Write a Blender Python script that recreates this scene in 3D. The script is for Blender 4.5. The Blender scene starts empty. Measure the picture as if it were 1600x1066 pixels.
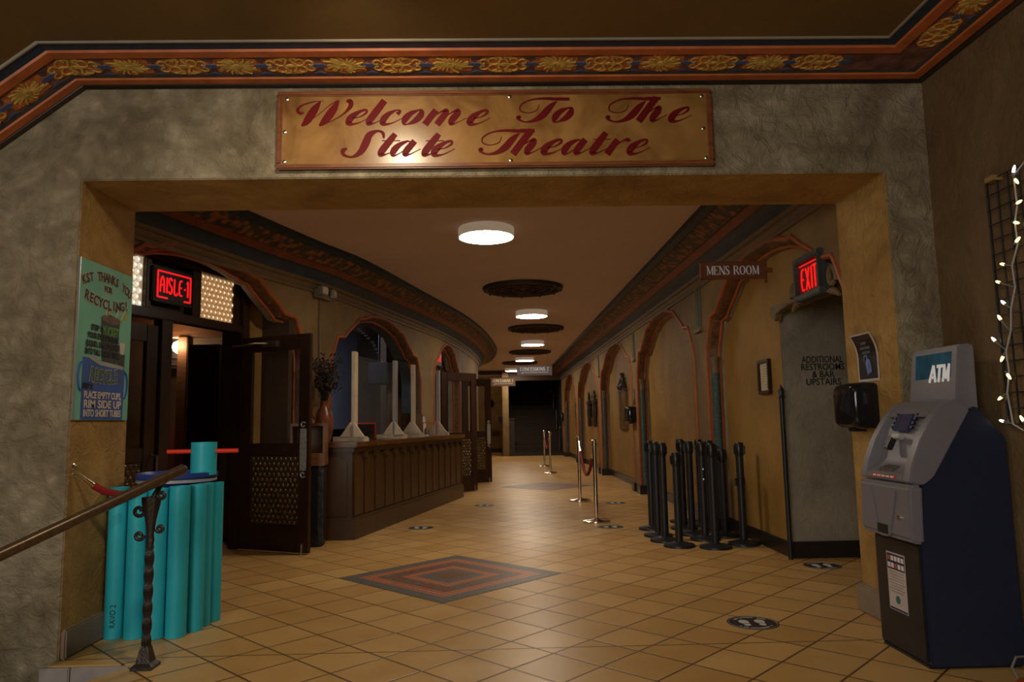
import bpy, bmesh, math, random
from mathutils import Vector, Matrix
random.seed(7)
S = bpy.context.scene
COL = S.collection
pi = math.pi

# ------------------------------------------------------------------ camera, world, lights, exposure
cam_d = bpy.data.cameras.new('camera'); cam = bpy.data.objects.new('camera', cam_d); COL.objects.link(cam)
cam_d.sensor_width = 36.0; cam_d.lens = 1130.0 / 1600.0 * 36.0; cam_d.clip_start = 0.05; cam_d.clip_end = 100
yc = Vector((-23.0, -128.0, -1130.0)).normalized()
xc = Vector((1, .018, 0)); xc = (xc - yc * xc.dot(yc)).normalized()
zc = xc.cross(yc)
cam.matrix_world = Matrix((xc, yc, zc)).to_4x4()
cam.location = (0, 0, 1.2)
S.camera = cam
w = bpy.data.worlds.new('world'); S.world = w; w.use_nodes = True
w.node_tree.nodes['Background'].inputs[0].default_value = (.75, .85, 1, 1)
w.node_tree.nodes['Background'].inputs[1].default_value = .012
S.view_settings.view_transform = 'Standard'; S.view_settings.look = 'None'
S.view_settings.exposure = 0.0; S.view_settings.gamma = 1.0; S.view_settings.use_curve_mapping = False

def light(name, kind, loc, power, color, target=None, **kw):
    d = bpy.data.lights.new(name, kind); d.energy = power; d.color = color
    for k, v in kw.items(): setattr(d, k, v)
    o = bpy.data.objects.new(name, d); COL.objects.link(o); o.location = loc
    if target is not None:
        o.rotation_euler = (Vector(target) - Vector(loc)).to_track_quat('-Z', 'Y').to_euler()
    return o
# daylight from the street doors behind and to the left of the visitor, a lamp above the welcome sign, glow behind the counter
light('entrance_daylight', 'AREA', (-2.1, -2.2, 2.3), 145, (1.0, .94, .80), (-.6, 4, 1.5), shape='RECTANGLE', size=2.6, size_y=2.2)
light('sign_lamp', 'SPOT', (-.64, 2.86, 3.10), 62, (1, .82, .56), (-.6, 3.75, 1.7), spot_size=2.75, spot_blend=.9, shadow_soft_size=.05)
light('bar_back_light', 'AREA', (-2.6, 11.6, 2.9), 20, (.72, .80, 1.0), (-2.9, 12.6, 1.6), shape='DISK', size=.6)
DISC = 54.0

# ------------------------------------------------------------------ mesh builder
class MB:
    def __init__(s): s.bm = bmesh.new(); s.nr = 0
    def v(s, p): return s.bm.verts.new(p)
    def face(s, pts, mi=0):
        f = s.bm.faces.new([s.v(p) for p in pts]); f.material_index = mi; return f
    def box(s, lo, hi, M=None, mi=0):
        x0, y0, z0 = lo; x1, y1, z1 = hi
        P = [(x0,y0,z0),(x1,y0,z0),(x1,y1,z0),(x0,y1,z0),(x0,y0,z1),(x1,y0,z1),(x1,y1,z1),(x0,y1,z1)]
        V = [s.v(M @ Vector(p) if M else p) for p in P]
        for q in ((0,3,2,1),(4,5,6,7),(0,1,5,4),(1,2,6,5),(2,3,7,6),(3,0,4,7)):
            s.bm.faces.new([V[i] for i in q]).material_index = mi
        return s
    def lathe(s, prof, n=20, M=None, sx=1, sy=1, closed=False):
        rings = []
        for r, z in prof:
            rings.append([s.v((M @ Vector((r*sx*math.cos(2*pi*i/n), r*sy*math.sin(2*pi*i/n), z))) if M else (r*sx*math.cos(2*pi*i/n), r*sy*math.sin(2*pi*i/n), z)) for i in range(n)])
        for a, b in zip(rings, rings[1:]):
            for i in range(n):
                s.bm.faces.new([a[i], a[(i+1)%n], b[(i+1)%n], b[i]])
        if prof[0][0] > 1e-5: s.bm.faces.new(rings[0][::-1])
        if prof[-1][0] > 1e-5: s.bm.faces.new(rings[-1])
        return s
    def cyl(s, p0, p1, r0, r1=None, n=14):
        p0 = Vector(p0); p1 = Vector(p1); r1 = r0 if r1 is None else r1
        d = p1 - p0; M = Matrix.Translation(p0) @ d.to_track_quat('Z', 'Y').to_matrix().to_4x4()
        return s.lathe([(r0, 0), (r1, d.length)], n, M)
    def tube(s, pts, r, n=8, caps=True, closed=False):
        pts = [Vector(p) for p in pts]; N = len(pts); rings = []
        rr = r if isinstance(r, (list, tuple)) else [r]*N
        up = None
        for i, p in enumerate(pts):
            if closed: t = pts[(i+1)%N] - pts[i-1]
            else: t = pts[min(i+1, N-1)] - pts[max(i-1, 0)]
            t.normalize()
            if up is None:
                up = Vector((0,0,1)) if abs(t.z) < .9 else Vector((1,0,0))
            a = t.cross(up)
            if a.length < 1e-4: a = t.cross(Vector((1,0,0)))
            a.normalize(); b = a.cross(t).normalized(); up = b
            rings.append([s.v(p + (a*math.cos(2*pi*k/n) + b*math.sin(2*pi*k/n))*rr[i]) for k in range(n)])
        for i in range(N if closed else N-1):
            A = rings[i]; B = rings[(i+1)%N]
            for k in range(n): s.bm.faces.new([A[k], A[(k+1)%n], B[(k+1)%n], B[k]])
        if caps and not closed:
            s.bm.faces.new(rings[0][::-1]); s.bm.faces.new(rings[-1])
        return s
    def prism(s, poly, d, M=None, mi=0):
        """polygon in local XY extruded along local +Z by d"""
        T = (lambda p: M @ Vector(p)) if M else Vector
        a = [s.v(T((x, y, 0))) for x, y in poly]; b = [s.v(T((x, y, d))) for x, y in poly]
        s.bm.faces.new(a[::-1]).material_index = mi; s.bm.faces.new(b).material_index = mi
        n = len(poly)
        for i in range(n): s.bm.faces.new([a[i], a[(i+1)%n], b[(i+1)%n], b[i]]).material_index = mi
        return s
    def ribbon(s, pts, M=None, sub=6, depth=.002, closed=False):
        """variable width brush stroke in local XY: pts (x, y, width)"""
        P = [Vector(p) for p in pts]; Q = []; s.nr += 1; depth = depth + (s.nr % 40)*.00003
        n = len(P)
        if n > 2 and sub > 1:
            for i in range(n-1):
                p0 = P[max(i-1, 0)]; p1 = P[i]; p2 = P[i+1]; p3 = P[min(i+2, n-1)]
                for k in range(sub):
                    t = k/sub
                    Q.append(.5*((2*p1)+(p2-p0)*t+(2*p0-5*p1+4*p2-p3)*t*t+(3*p1-p0-3*p2+p3)*t**3))
            Q.append(P[-1])
        else: Q = P
        T = (lambda p: M @ Vector(p)) if M else Vector
        L = []; R = []
        for i, q in enumerate(Q):
            t = Q[min(i+1, len(Q)-1)] - Q[max(i-1, 0)]; t = Vector((t.x, t.y))
            if t.length < 1e-9: t = Vector((1, 0))
            t.normalize(); h = max(q.z, .0005)*.5
            L.append(((q.x - t.y*h), (q.y + t.x*h))); R.append(((q.x + t.y*h), (q.y - t.x*h)))
        rows = [[s.v(T((*L[i], 0))), s.v(T((*L[i], depth))), s.v(T((*R[i], depth))), s.v(T((*R[i], 0)))] for i in range(len(Q))]
        for a, b in zip(rows, rows[1:]):
            for k in range(3): s.bm.faces.new([a[k], a[k+1], b[k+1], b[k]])
        s.bm.faces.new(rows[0]); s.bm.faces.new(rows[-1][::-1])
        return s
    def disc(s, r, d, M=None, n=28, sy=1):
        return s.prism([(r*math.cos(2*pi*i/n), r*sy*math.sin(2*pi*i/n)) for i in range(n)], d, M)
    def build(s, name, mat, parent=None, smooth=40, bevel=0, loc=None, recalc=True):
        if recalc: bmesh.ops.recalc_face_normals(s.bm, faces=s.bm.faces[:])
        if bevel: bmesh.ops.bevel(s.bm, geom=s.bm.edges[:], offset=bevel, segments=2, affect='EDGES', clamp_overlap=True)
        me = bpy.data.meshes.new(name); s.bm.to_mesh(me); s.bm.free()
        for m in (mat if isinstance(mat, list) else [mat]): me.materials.append(m)
        if smooth:
            me.polygons.foreach_set('use_smooth', [True]*len(me.polygons))
            me.set_sharp_from_angle(angle=math.radians(smooth))
        o = bpy.data.objects.new(name, me); COL.objects.link(o)
        if parent: o.parent = parent
        if loc: o.location = loc
        return o

def tag(o, label, cat, group=None, kind=None):
    if label: o['label'] = label
    if cat: o['category'] = cat
    if group: o['group'] = group
    if kind: o['kind'] = kind
    return o
def thing(name, label, cat, loc=(0,0,0), rz=0, group=None, kind=None):
    o = bpy.data.objects.new(name, None); COL.objects.link(o); o.empty_display_size = .1
    o.location = loc; o.rotation_euler = (0, 0, rz)
    return tag(o, label, cat, group, kind)
def kids(o): return [c for c in bpy.data.objects if c.parent == o]
def copy_tree(o, parent=None):
    c = o.copy(); COL.objects.link(c)
    if parent: c.parent = parent
    for k in kids(o): copy_tree(k, c)
    return c
def frame(o, x, y):
    """matrix with local X->x, local Y->y, local Z->x cross y"""
    x = Vector(x).normalized(); y = Vector(y); y = (y - x*y.dot(x)).normalized(); z = x.cross(y)
    M = Matrix((x, y, z)).transposed().to_4x4(); M.translation = Vector(o); return M

# ------------------------------------------------------------------ materials
def new_mat(name):
    m = bpy.data.materials.new(name); m.use_nodes = True
    nt = m.node_tree; return m, nt, nt.nodes['Principled BSDF']
def mat(name, col, rough=.6, metal=0, var=.12, scale=8, bump=0, bscale=40, spec=.4, emit=None, es=0, coat=0):
    m, nt, b = new_mat(name); N = nt.nodes.new; L = nt.links.new
    b.inputs['Roughness'].default_value = rough; b.inputs['Metallic'].default_value = metal
    b.inputs['Specular IOR Level'].default_value = spec; b.inputs['Coat Weight'].default_value = coat
    tc = N('ShaderNodeTexCoord')
    if var:
        n = N('ShaderNodeTexNoise'); n.inputs['Scale'].default_value = scale; n.inputs['Detail'].default_value = 5
        L(tc.outputs['Object'], n.inputs['Vector'])
        r = N('ShaderNodeValToRGB'); r.color_ramp.elements[0].position = .3; r.color_ramp.elements[1].position = .7
        r.color_ramp.elements[0].color = (*[c*(1-var) for c in col], 1); r.color_ramp.elements[1].color = (*[min(1, c*(1+var)) for c in col], 1)
        L(n.outputs['Fac'], r.inputs['Fac']); L(r.outputs['Color'], b.inputs['Base Color'])
    else: b.inputs['Base Color'].default_value = (*col, 1)
    if bump:
        n2 = N('ShaderNodeTexNoise'); n2.inputs['Scale'].default_value = bscale; n2.inputs['Detail'].default_value = 6
        L(tc.outputs['Object'], n2.inputs['Vector'])
        bp = N('ShaderNodeBump'); bp.inputs['Strength'].default_value = bump; bp.inputs['Distance'].default_value = .02
        L(n2.outputs['Fac'], bp.inputs['Height']); L(bp.outputs['Normal'], b.inputs['Normal'])
    if emit:
        b.inputs['Emission Color'].default_value = (*emit, 1); b.inputs['Emission Strength'].default_value = es
    return m
def plaster(name, c1, c2, c3, strength=.55, s1=2.2, rough=.75):
    m, nt, b = new_mat(name); N = nt.nodes.new; L = nt.links.new
    tc = N('ShaderNodeTexCoord')
    n = N('ShaderNodeTexNoise'); n.inputs['Scale'].default_value = s1; n.inputs['Detail'].default_value = 9; n.inputs['Roughness'].default_value = .62; n.inputs['Distortion'].default_value = .6
    L(tc.outputs['Object'], n.inputs['Vector'])
    r = N('ShaderNodeValToRGB'); e = r.color_ramp.elements
    e[0].position = .34; e[0].color = (*c1, 1); e[1].position = .66; e[1].color = (*c3, 1)
    q = e.new(.5); q.color = (*c2, 1)
    L(n.outputs['Fac'], r.inputs['Fac']); L(r.outputs['Color'], b.inputs['Base Color'])
    a = N('ShaderNodeTexNoise'); a.inputs['Scale'].default_value = 10; a.inputs['Detail'].default_value = 10; a.inputs['Roughness'].default_value = .66; a.inputs['Distortion'].default_value = 1.1
    L(tc.outputs['Object'], a.inputs['Vector'])
    bp = N('ShaderNodeBump'); bp.inputs['Strength'].default_value = strength; bp.inputs['Distance'].default_value = .07
    L(a.outputs['Fac'], bp.inputs['Height']); L(bp.outputs['Normal'], b.inputs['Normal'])
    b.inputs['Roughness'].default_value = rough; b.inputs['Specular IOR Level'].default_value = .3
    return m
def wood(name, c1, c2, rough=.4, scale=(3, 3, 22), spec=.4):
    m, nt, b = new_mat(name); N = nt.nodes.new; L = nt.links.new
    tc = N('ShaderNodeTexCoord'); mp = N('ShaderNodeMapping'); mp.inputs['Scale'].default_value = scale
    L(tc.outputs['Object'], mp.inputs['Vector'])
    n = N('ShaderNodeTexNoise'); n.inputs['Scale'].default_value = 1.6; n.inputs['Detail'].default_value = 7; n.inputs['Distortion'].default_value = .8
    L(mp.outputs['Vector'], n.inputs['Vector'])
    r = N('ShaderNodeValToRGB'); r.color_ramp.elements[0].position = .32; r.color_ramp.elements[1].position = .68
    r.color_ramp.elements[0].color = (*c1, 1); r.color_ramp.elements[1].color = (*c2, 1)
    L(n.outputs['Fac'], r.inputs['Fac']); L(r.outputs['Color'], b.inputs['Base Color'])
    b.inputs['Roughness'].default_value = rough; b.inputs['Specular IOR Level'].default_value = spec
    return m
def emis(name, col, st):
    return mat(name, [c*.5 for c in col], .5, var=0, emit=col, es=st)
def glass(name, col=(1,1,1), alpha=.1, rough=.03):
    m, nt, b = new_mat(name)
    b.inputs['Base Color'].default_value = (*col, 1); b.inputs['Roughness'].default_value = rough
    b.inputs['Alpha'].default_value = alpha; b.inputs['Specular IOR Level'].default_value = .6
    return m
def math_node(nt, op, a, b=None):
    n = nt.nodes.new('ShaderNodeMath'); n.operation = op
    for i, x in enumerate((a, b)):
        if x is None: continue
        if isinstance(x, (int, float)): n.inputs[i].default_value = x
        else: nt.links.new(x, n.inputs[i])
    return n.outputs[0]

CREAM = plaster('beige_stucco', (.24,.19,.115), (.37,.305,.205), (.54,.46,.33), 1.0)
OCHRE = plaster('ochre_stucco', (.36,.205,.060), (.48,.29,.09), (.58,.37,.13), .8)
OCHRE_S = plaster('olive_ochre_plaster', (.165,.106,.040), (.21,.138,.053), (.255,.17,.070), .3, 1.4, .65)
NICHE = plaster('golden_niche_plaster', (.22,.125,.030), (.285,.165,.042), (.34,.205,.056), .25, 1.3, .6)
UMBER = plaster('umber_stucco', (.13,.08,.038), (.165,.105,.052), (.20,.13,.068), .4)
GREYW = plaster('grey_stucco', (.23,.20,.155), (.29,.255,.20), (.34,.30,.24), .5)
CEILF = mat('brown_ceiling_paint', (.17,.105,.034), .7, var=.15, scale=1.5, bump=.1, bscale=12)
CEILH = mat('pinkish_white_ceiling_paint', (.64,.525,.54), .8, var=.04, scale=1)
GREYT = mat('grey_stone_tile', (.36,.31,.30), .5, var=.1, scale=12)
BASEB = mat('black_baseboard', (.018,.014,.012), .35)
BASEG = mat('worn_beige_baseboard', (.26,.20,.15), .6, var=.2, scale=5)
ORANGE = mat('burnt_orange_paint', (.34,.088,.026), .5, var=.2, scale=9)
ORANGE_D = mat('dull_orange_paint', (.18,.044,.015), .5, var=.25, scale=7)
NAVY = mat('dark_navy_paint', (.016,.038,.080), .5, var=.25, scale=12)
SLATE = mat('slate_blue_paint', (.065,.075,.085), .6, var=.25, scale=14)
BEADG = mat('pale_grey_moulding', (.27,.23,.18), .6)
GOLD = mat('painted_gold_relief', (.60,.40,.10), .45, var=.4, scale=30, bump=.3)
RUST = mat('rust_red_relief_ground', (.17,.075,.055), .6, var=.5, scale=11, bump=.4, bscale=25)
BLUEP = mat('painted_blue', (.06,.10,.24), .55)
TAN = mat('tan_moulding_paint', (.15,.10,.048), .6, var=.15)
BROWN_B = mat('dark_brown_arch_band', (.11,.045,.016), .5, var=.5, scale=14)
TEALC = mat('blue_green_carved_column', (.055,.10,.10), .6, var=.5, scale=45, bump=.8, bscale=60)
DWOOD = wood('dark_walnut_door_wood', (.022,.010,.006), (.040,.018,.010), .32, (8,8,1.2))
BARW = wood('brown_oak_bar_wood', (.040,.0165,.004), (.066,.029,.0075), .35, (7,7,.8))
TOPW = wood('bar_top_wood', (.075,.027,.007), (.12,.047,.013), .22, (2,2,9))
SIGNW = None
FRAMEW = wood('cherry_frame_wood', (.14,.042,.014), (.22,.075,.025), .35)
PINE = wood('raw_pine', (.50,.40,.28), (.66,.55,.41), .6, (10,10,2))
BLACKP = mat('black_plastic', (.012,.012,.014), .32, var=.05)
BLACKM = mat('black_powder_coat', (.016,.017,.022), .38, var=.1)
CHROME = mat('polished_steel', (.80,.74,.66), .16, 1, var=0)
STEEL = mat('brushed_steel', (.5,.5,.5), .3, 1, var=0)
IRON = mat('dark_wrought_iron', (.045,.038,.035), .4, .5, var=.2, bump=.25, bscale=60)
RAILM = mat('dark_bronze_handrail', (.11,.07,.042), .30, .5, var=.25, scale=40)
VELVET = mat('red_velvet', (.25,.008,.012), .8, var=.2)
TEAL = mat('teal_plastic_pipe', (.025,.45,.60), .42, var=.06)
BLUEB = mat('blue_plastic_barrel', (.02,.05,.26), .4)
REDROD = emis('red_rod_plastic', (1,.04,.01), .12)
REDG = emis('red_neon_letters', (1,.006,.012), 1.1)
REDG2 = emis('red_exit_letters', (1,.008,.006), .95)
DISCM = emis('frosted_lamp_disc', (1,.83,.64), DISC)
WHITEM = mat('translucent_lamp_drum', (.72,.66,.58), .5, var=0, emit=(1,.80,.58), es=.16)
SLIVER = mat('silver_grey_atm_shell', (.21,.205,.245), .42, .15, var=.03)
ATMB = mat('dark_blue_atm_cabinet', (.016,.024,.055), .45, var=.06)
WHITE = mat('white_print', (.75,.72,.70), .6, var=.03)
INKB = mat('black_print', (.012,.011,.010), .6, var=0)
MAROON = mat('maroon_sign_paint', (.12,.003,.005), .6, var=.1, spec=.15)
TERRA = mat('glazed_red_brown_clay', (.17,.055,.025), .28, var=.3, scale=12)
DRYG = mat('dried_dark_stems', (.035,.027,.02), .8, var=.3)
CLEAR = glass('clear_acrylic', (.9,.95,1), .025)
DGLASS = glass('dim_door_glass', (.05,.04,.03), .10)

def tile_floor():
    m, nt, b = new_mat('diagonal_ceramic_tile'); N = nt.nodes.new; L = nt.links.new
    tc = N('ShaderNodeTexCoord'); sp = N('ShaderNodeSeparateXYZ'); L(tc.outputs['Object'], sp.inputs[0])
    x = math_node(nt, 'ADD', sp.outputs[0], .39); y = math_node(nt, 'ADD', sp.outputs[1], -5.93)
    P = .445
    u = math_node(nt, 'DIVIDE', math_node(nt, 'ADD', x, y), P); v = math_node(nt, 'DIVIDE', math_node(nt, 'SUBTRACT', x, y), P)
    def edge(a):
        f = math_node(nt, 'FRACT', a)
        return math_node(nt, 'MINIMUM', f, math_node(nt, 'SUBTRACT', 1.0, f))
    e = math_node(nt, 'MINIMUM', edge(u), edge(v))
    line = math_node(nt, 'DIVIDE', math_node(nt, 'ABSOLUTE', math_node(nt, 'ADD', sp.outputs[1], -4.02)), .30)
    e = math_node(nt, 'MINIMUM', e, line)
    r = N('ShaderNodeValToRGB'); r.color_ramp.elements[0].position = .010; r.color_ramp.elements[1].position = .024
    r.color_ramp.elements[0].color = (0,0,0,1); r.color_ramp.elements[1].color = (1,1,1,1); L(e, r.inputs['Fac'])
    cb = N('ShaderNodeCombineXYZ'); L(math_node(nt, 'FLOOR', u), cb.inputs[0]); L(math_node(nt, 'FLOOR', v), cb.inputs[1])
    wn = N('ShaderNodeTexWhiteNoise'); L(cb.outputs[0], wn.inputs['Vector'])
    n = N('ShaderNodeTexNoise'); n.inputs['Scale'].default_value = 5; n.inputs['Detail'].default_value = 6; L(tc.outputs['Object'], n.inputs['Vector'])
    mixv = math_node(nt, 'ADD', math_node(nt, 'MULTIPLY', wn.outputs['Value'], .45), math_node(nt, 'MULTIPLY', n.outputs['Fac'], .55))
    c = N('ShaderNodeValToRGB'); c.color_ramp.elements[0].position = .2; c.color_ramp.elements[1].position = .8
    c.color_ramp.elements[0].color = (.47,.27,.088,1); c.color_ramp.elements[1].color = (.62,.395,.150,1); L(mixv, c.inputs['Fac'])
    mx = N('ShaderNodeMix'); mx.data_type = 'RGBA'; L(r.outputs['Color'], mx.inputs[0])
    mx.inputs[6].default_value = (.085,.045,.02,1); L(c.outputs['Color'], mx.inputs[7]); L(mx.outputs[2], b.inputs['Base Color'])
    rr = N('ShaderNodeMapRange'); L(n.outputs['Fac'], rr.inputs[0]); rr.inputs[3].default_value = .26; rr.inputs[4].default_value = .46
    L(rr.outputs[0], b.inputs['Roughness'])
    bp = N('ShaderNodeBump'); bp.inputs['Strength'].default_value = .35; bp.inputs['Distance'].default_value = .006
    hh = math_node(nt, 'ADD', r.outputs['Color'], math_node(nt, 'MULTIPLY', n.outputs['Fac'], .25))
    L(hh, bp.inputs['Height']); L(bp.outputs['Normal'], b.inputs['Normal'])
    b.inputs['Specular IOR Level'].default_value = .45
    return m
def inlay_mat():
    m, nt, b = new_mat('mosaic_diamond_inlay'); N = nt.nodes.new; L = nt.links.new
    tc = N('ShaderNodeTexCoord'); sp = N('ShaderNodeSeparateXYZ'); L(tc.outputs['Object'], sp.inputs[0])
    s = math_node(nt, 'ADD', math_node(nt, 'ABSOLUTE', sp.outputs[0]), math_node(nt, 'ABSOLUTE', sp.outputs[1]))
    d = math_node(nt, 'DIVIDE', s, .885)
    r = N('ShaderNodeValToRGB'); r.color_ramp.interpolation = 'CONSTANT'; e = r.color_ramp.elements
    G = (.13,.14,.135,1); O = (.50,.17,.085,1); B = (.21,.085,.035,1)
    e[0].position = 0; e[0].color = B; e[1].position = .16; e[1].color = G
    for p, c in ((.31, O), (.45, B), (.66, O), (.82, G)):
        q = e.new(p); q.color = c
    L(d, r.inputs['Fac'])
    u = math_node(nt, 'ADD', sp.outputs[0], sp.outputs[1]); v = math_node(nt, 'SUBTRACT', sp.outputs[0], sp.outputs[1])
    def ed(a, k):
        f = math_node(nt, 'FRACT', math_node(nt, 'MULTIPLY', a, k)); return math_node(nt, 'MINIMUM', f, math_node(nt, 'SUBTRACT', 1.0, f))
    g = math_node(nt, 'GREATER_THAN', math_node(nt, 'MINIMUM', ed(u, 13), ed(v, 13)), .07)
    cb = N('ShaderNodeCombineXYZ'); L(math_node(nt, 'FLOOR', math_node(nt, 'MULTIPLY', u, 13)), cb.inputs[0]); L(math_node(nt, 'FLOOR', math_node(nt, 'MULTIPLY', v, 13)), cb.inputs[1])
    wn = N('ShaderNodeTexWhiteNoise'); L(cb.outputs[0], wn.inputs['Vector'])
    # the brown ring is a mix of brown and slate pieces
    ring = math_node(nt, 'MULTIPLY', math_node(nt, 'GREATER_THAN', d, .45), math_node(nt, 'LESS_THAN', d, .66))
    pick = math_node(nt, 'MULTIPLY', ring, math_node(nt, 'GREATER_THAN', wn.outputs['Value'], .6))
    m1 = N('ShaderNodeMix'); m1.data_type = 'RGBA'; L(pick, m1.inputs[0]); L(r.outputs['Color'], m1.inputs[6]); m1.inputs[7].default_value = G
    m2 = N('ShaderNodeMix'); m2.data_type = 'RGBA'; L(g, m2.inputs[0]); m2.inputs[6].default_value = (.07,.045,.03,1); L(m1.outputs[2], m2.inputs[7])
    L(m2.outputs[2], b.inputs['Base Color']); b.inputs['Roughness'].default_value = .42
    return m
def sign_wood():
    m, nt, b = new_mat('varnished_maple_sign_board'); N = nt.nodes.new; L = nt.links.new
    tc = N('ShaderNodeTexCoord')
    n = N('ShaderNodeTexNoise'); n.inputs['Scale'].default_value = 3.5; n.inputs['Detail'].default_value = 8; n.inputs['Distortion'].default_value = 1.2; L(tc.outputs['Object'], n.inputs['Vector'])
    r = N('ShaderNodeValToRGB'); e = r.color_ramp.elements
    e[0].position = .3; e[0].color = (.155,.066,.015,1); e[1].position = .66; e[1].color = (.34,.18,.055,1)
    L(n.outputs['Fac'], r.inputs['Fac']); L(r.outputs['Color'], b.inputs['Base Color'])
    b.inputs['Roughness'].default_value = .27
    return m
def ornate(name, ground, gold, scale=16):
    m, nt, b = new_mat(name); N = nt.nodes.new; L = nt.links.new
    tc = N('ShaderNodeTexCoord'); v = N('ShaderNodeTexVoronoi'); v.inputs['Scale'].default_value = scale
    wv = N('ShaderNodeTexNoise'); wv.inputs['Scale'].default_value = scale*1.5; L(tc.outputs['Object'], wv.inputs['Vector']); L(tc.outputs['Object'], v.inputs['Vector'])
    f = math_node(nt, 'MULTIPLY', v.outputs['Distance'], wv.outputs['Fac'])
    r = N('ShaderNodeValToRGB'); r.color_ramp.elements[0].position = .13; r.color_ramp.elements[1].position = .27
    r.color_ramp.elements[0].color = (*gold, 1); r.color_ramp.elements[1].color = (*ground, 1)
    L(f, r.inputs['Fac']); L(r.outputs['Color'], b.inputs['Base Color'])
    bp = N('ShaderNodeBump'); bp.inputs['Strength'].default_value = .6; bp.inputs['Distance'].default_value = .03; bp.invert = True
    L(f, bp.inputs['Height']); L(bp.outputs['Normal'], b.inputs['Normal'])
    b.inputs['Roughness'].default_value = .55
    return m
def amber(name, c_hi, c_lo, st):
    m, nt, b = new_mat(name); N = nt.nodes.new; L = nt.links.new
    g = N('ShaderNodeNewGeometry')
    n = N('ShaderNodeTexNoise'); n.inputs['Scale'].default_value = 55; tc = N('ShaderNodeTexCoord'); L(tc.outputs['Object'], n.inputs['Vector'])
    r = N('ShaderNodeValToRGB'); r.color_ramp.elements[0].position = .35; r.color_ramp.elements[1].position = .68
    r.color_ramp.elements[0].color = (*c_lo, 1); r.color_ramp.elements[1].color = (*c_hi, 1)
    L(n.outputs['Fac'], r.inputs['Fac']); L(r.outputs['Color'], b.inputs['Emission Color'])
    b.inputs['Emission Strength'].default_value = st
    b.inputs['Base Color'].default_value = (.3,.2,.1,1); b.inputs['Roughness'].default_value = .15
    return m
TILE = tile_floor(); INLAY = inlay_mat(); SIGNW = sign_wood()
ORN = ornate('gilded_dark_frieze', (.035,.026,.026), (.27,.095,.03), 11)
AMBER = [emis('amber_pane_ground', (1,.50,.18), .10), emis('amber_bullseye', (1,.58,.25), .30), emis('amber_bullseye_glint', (1,.80,.52), 1.0)]
PALE = [emis('pale_pane_ground', (1,.75,.45), .30), emis('pale_bullseye', (1,.85,.62), .65), emis('pale_bullseye_glint', (1,.95,.85), 1.5)]
BULLS = mat('dark_bullseye_glass', (.16,.12,.07), .16, .75, var=.3, scale=30)

# ------------------------------------------------------------------ lettering
def text(mb, s, size, M, depth=.002, sx=1.0, align='CENTER', offset=0.0, shear=0.0, fit=None):
    c = bpy.data.curves.new('lettering', 'FONT'); c.body = s; c.size = size; c.align_x = align; c.align_y = 'CENTER'
    c.extrude = depth/2; c.offset = offset; c.shear = shear; c.resolution_u = 3
    o = bpy.data.objects.new('lettering', c); me = o.to_mesh()
    if fit:
        xs = [v.co.x for v in me.vertices]; sx = fit/(max(xs)-min(xs))
    T = M @ Matrix.Translation((0, 0, depth/2)) @ Matrix.Diagonal((sx, 1, 1, 1))
    vs = [mb.v(T @ v.co) for v in me.vertices]
    for p in me.polygons:
        try: mb.bm.faces.new([vs[i] for i in p.vertices])
        except ValueError: pass
    o.to_mesh_clear(); bpy.data.objects.remove(o); bpy.data.curves.remove(c)
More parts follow.
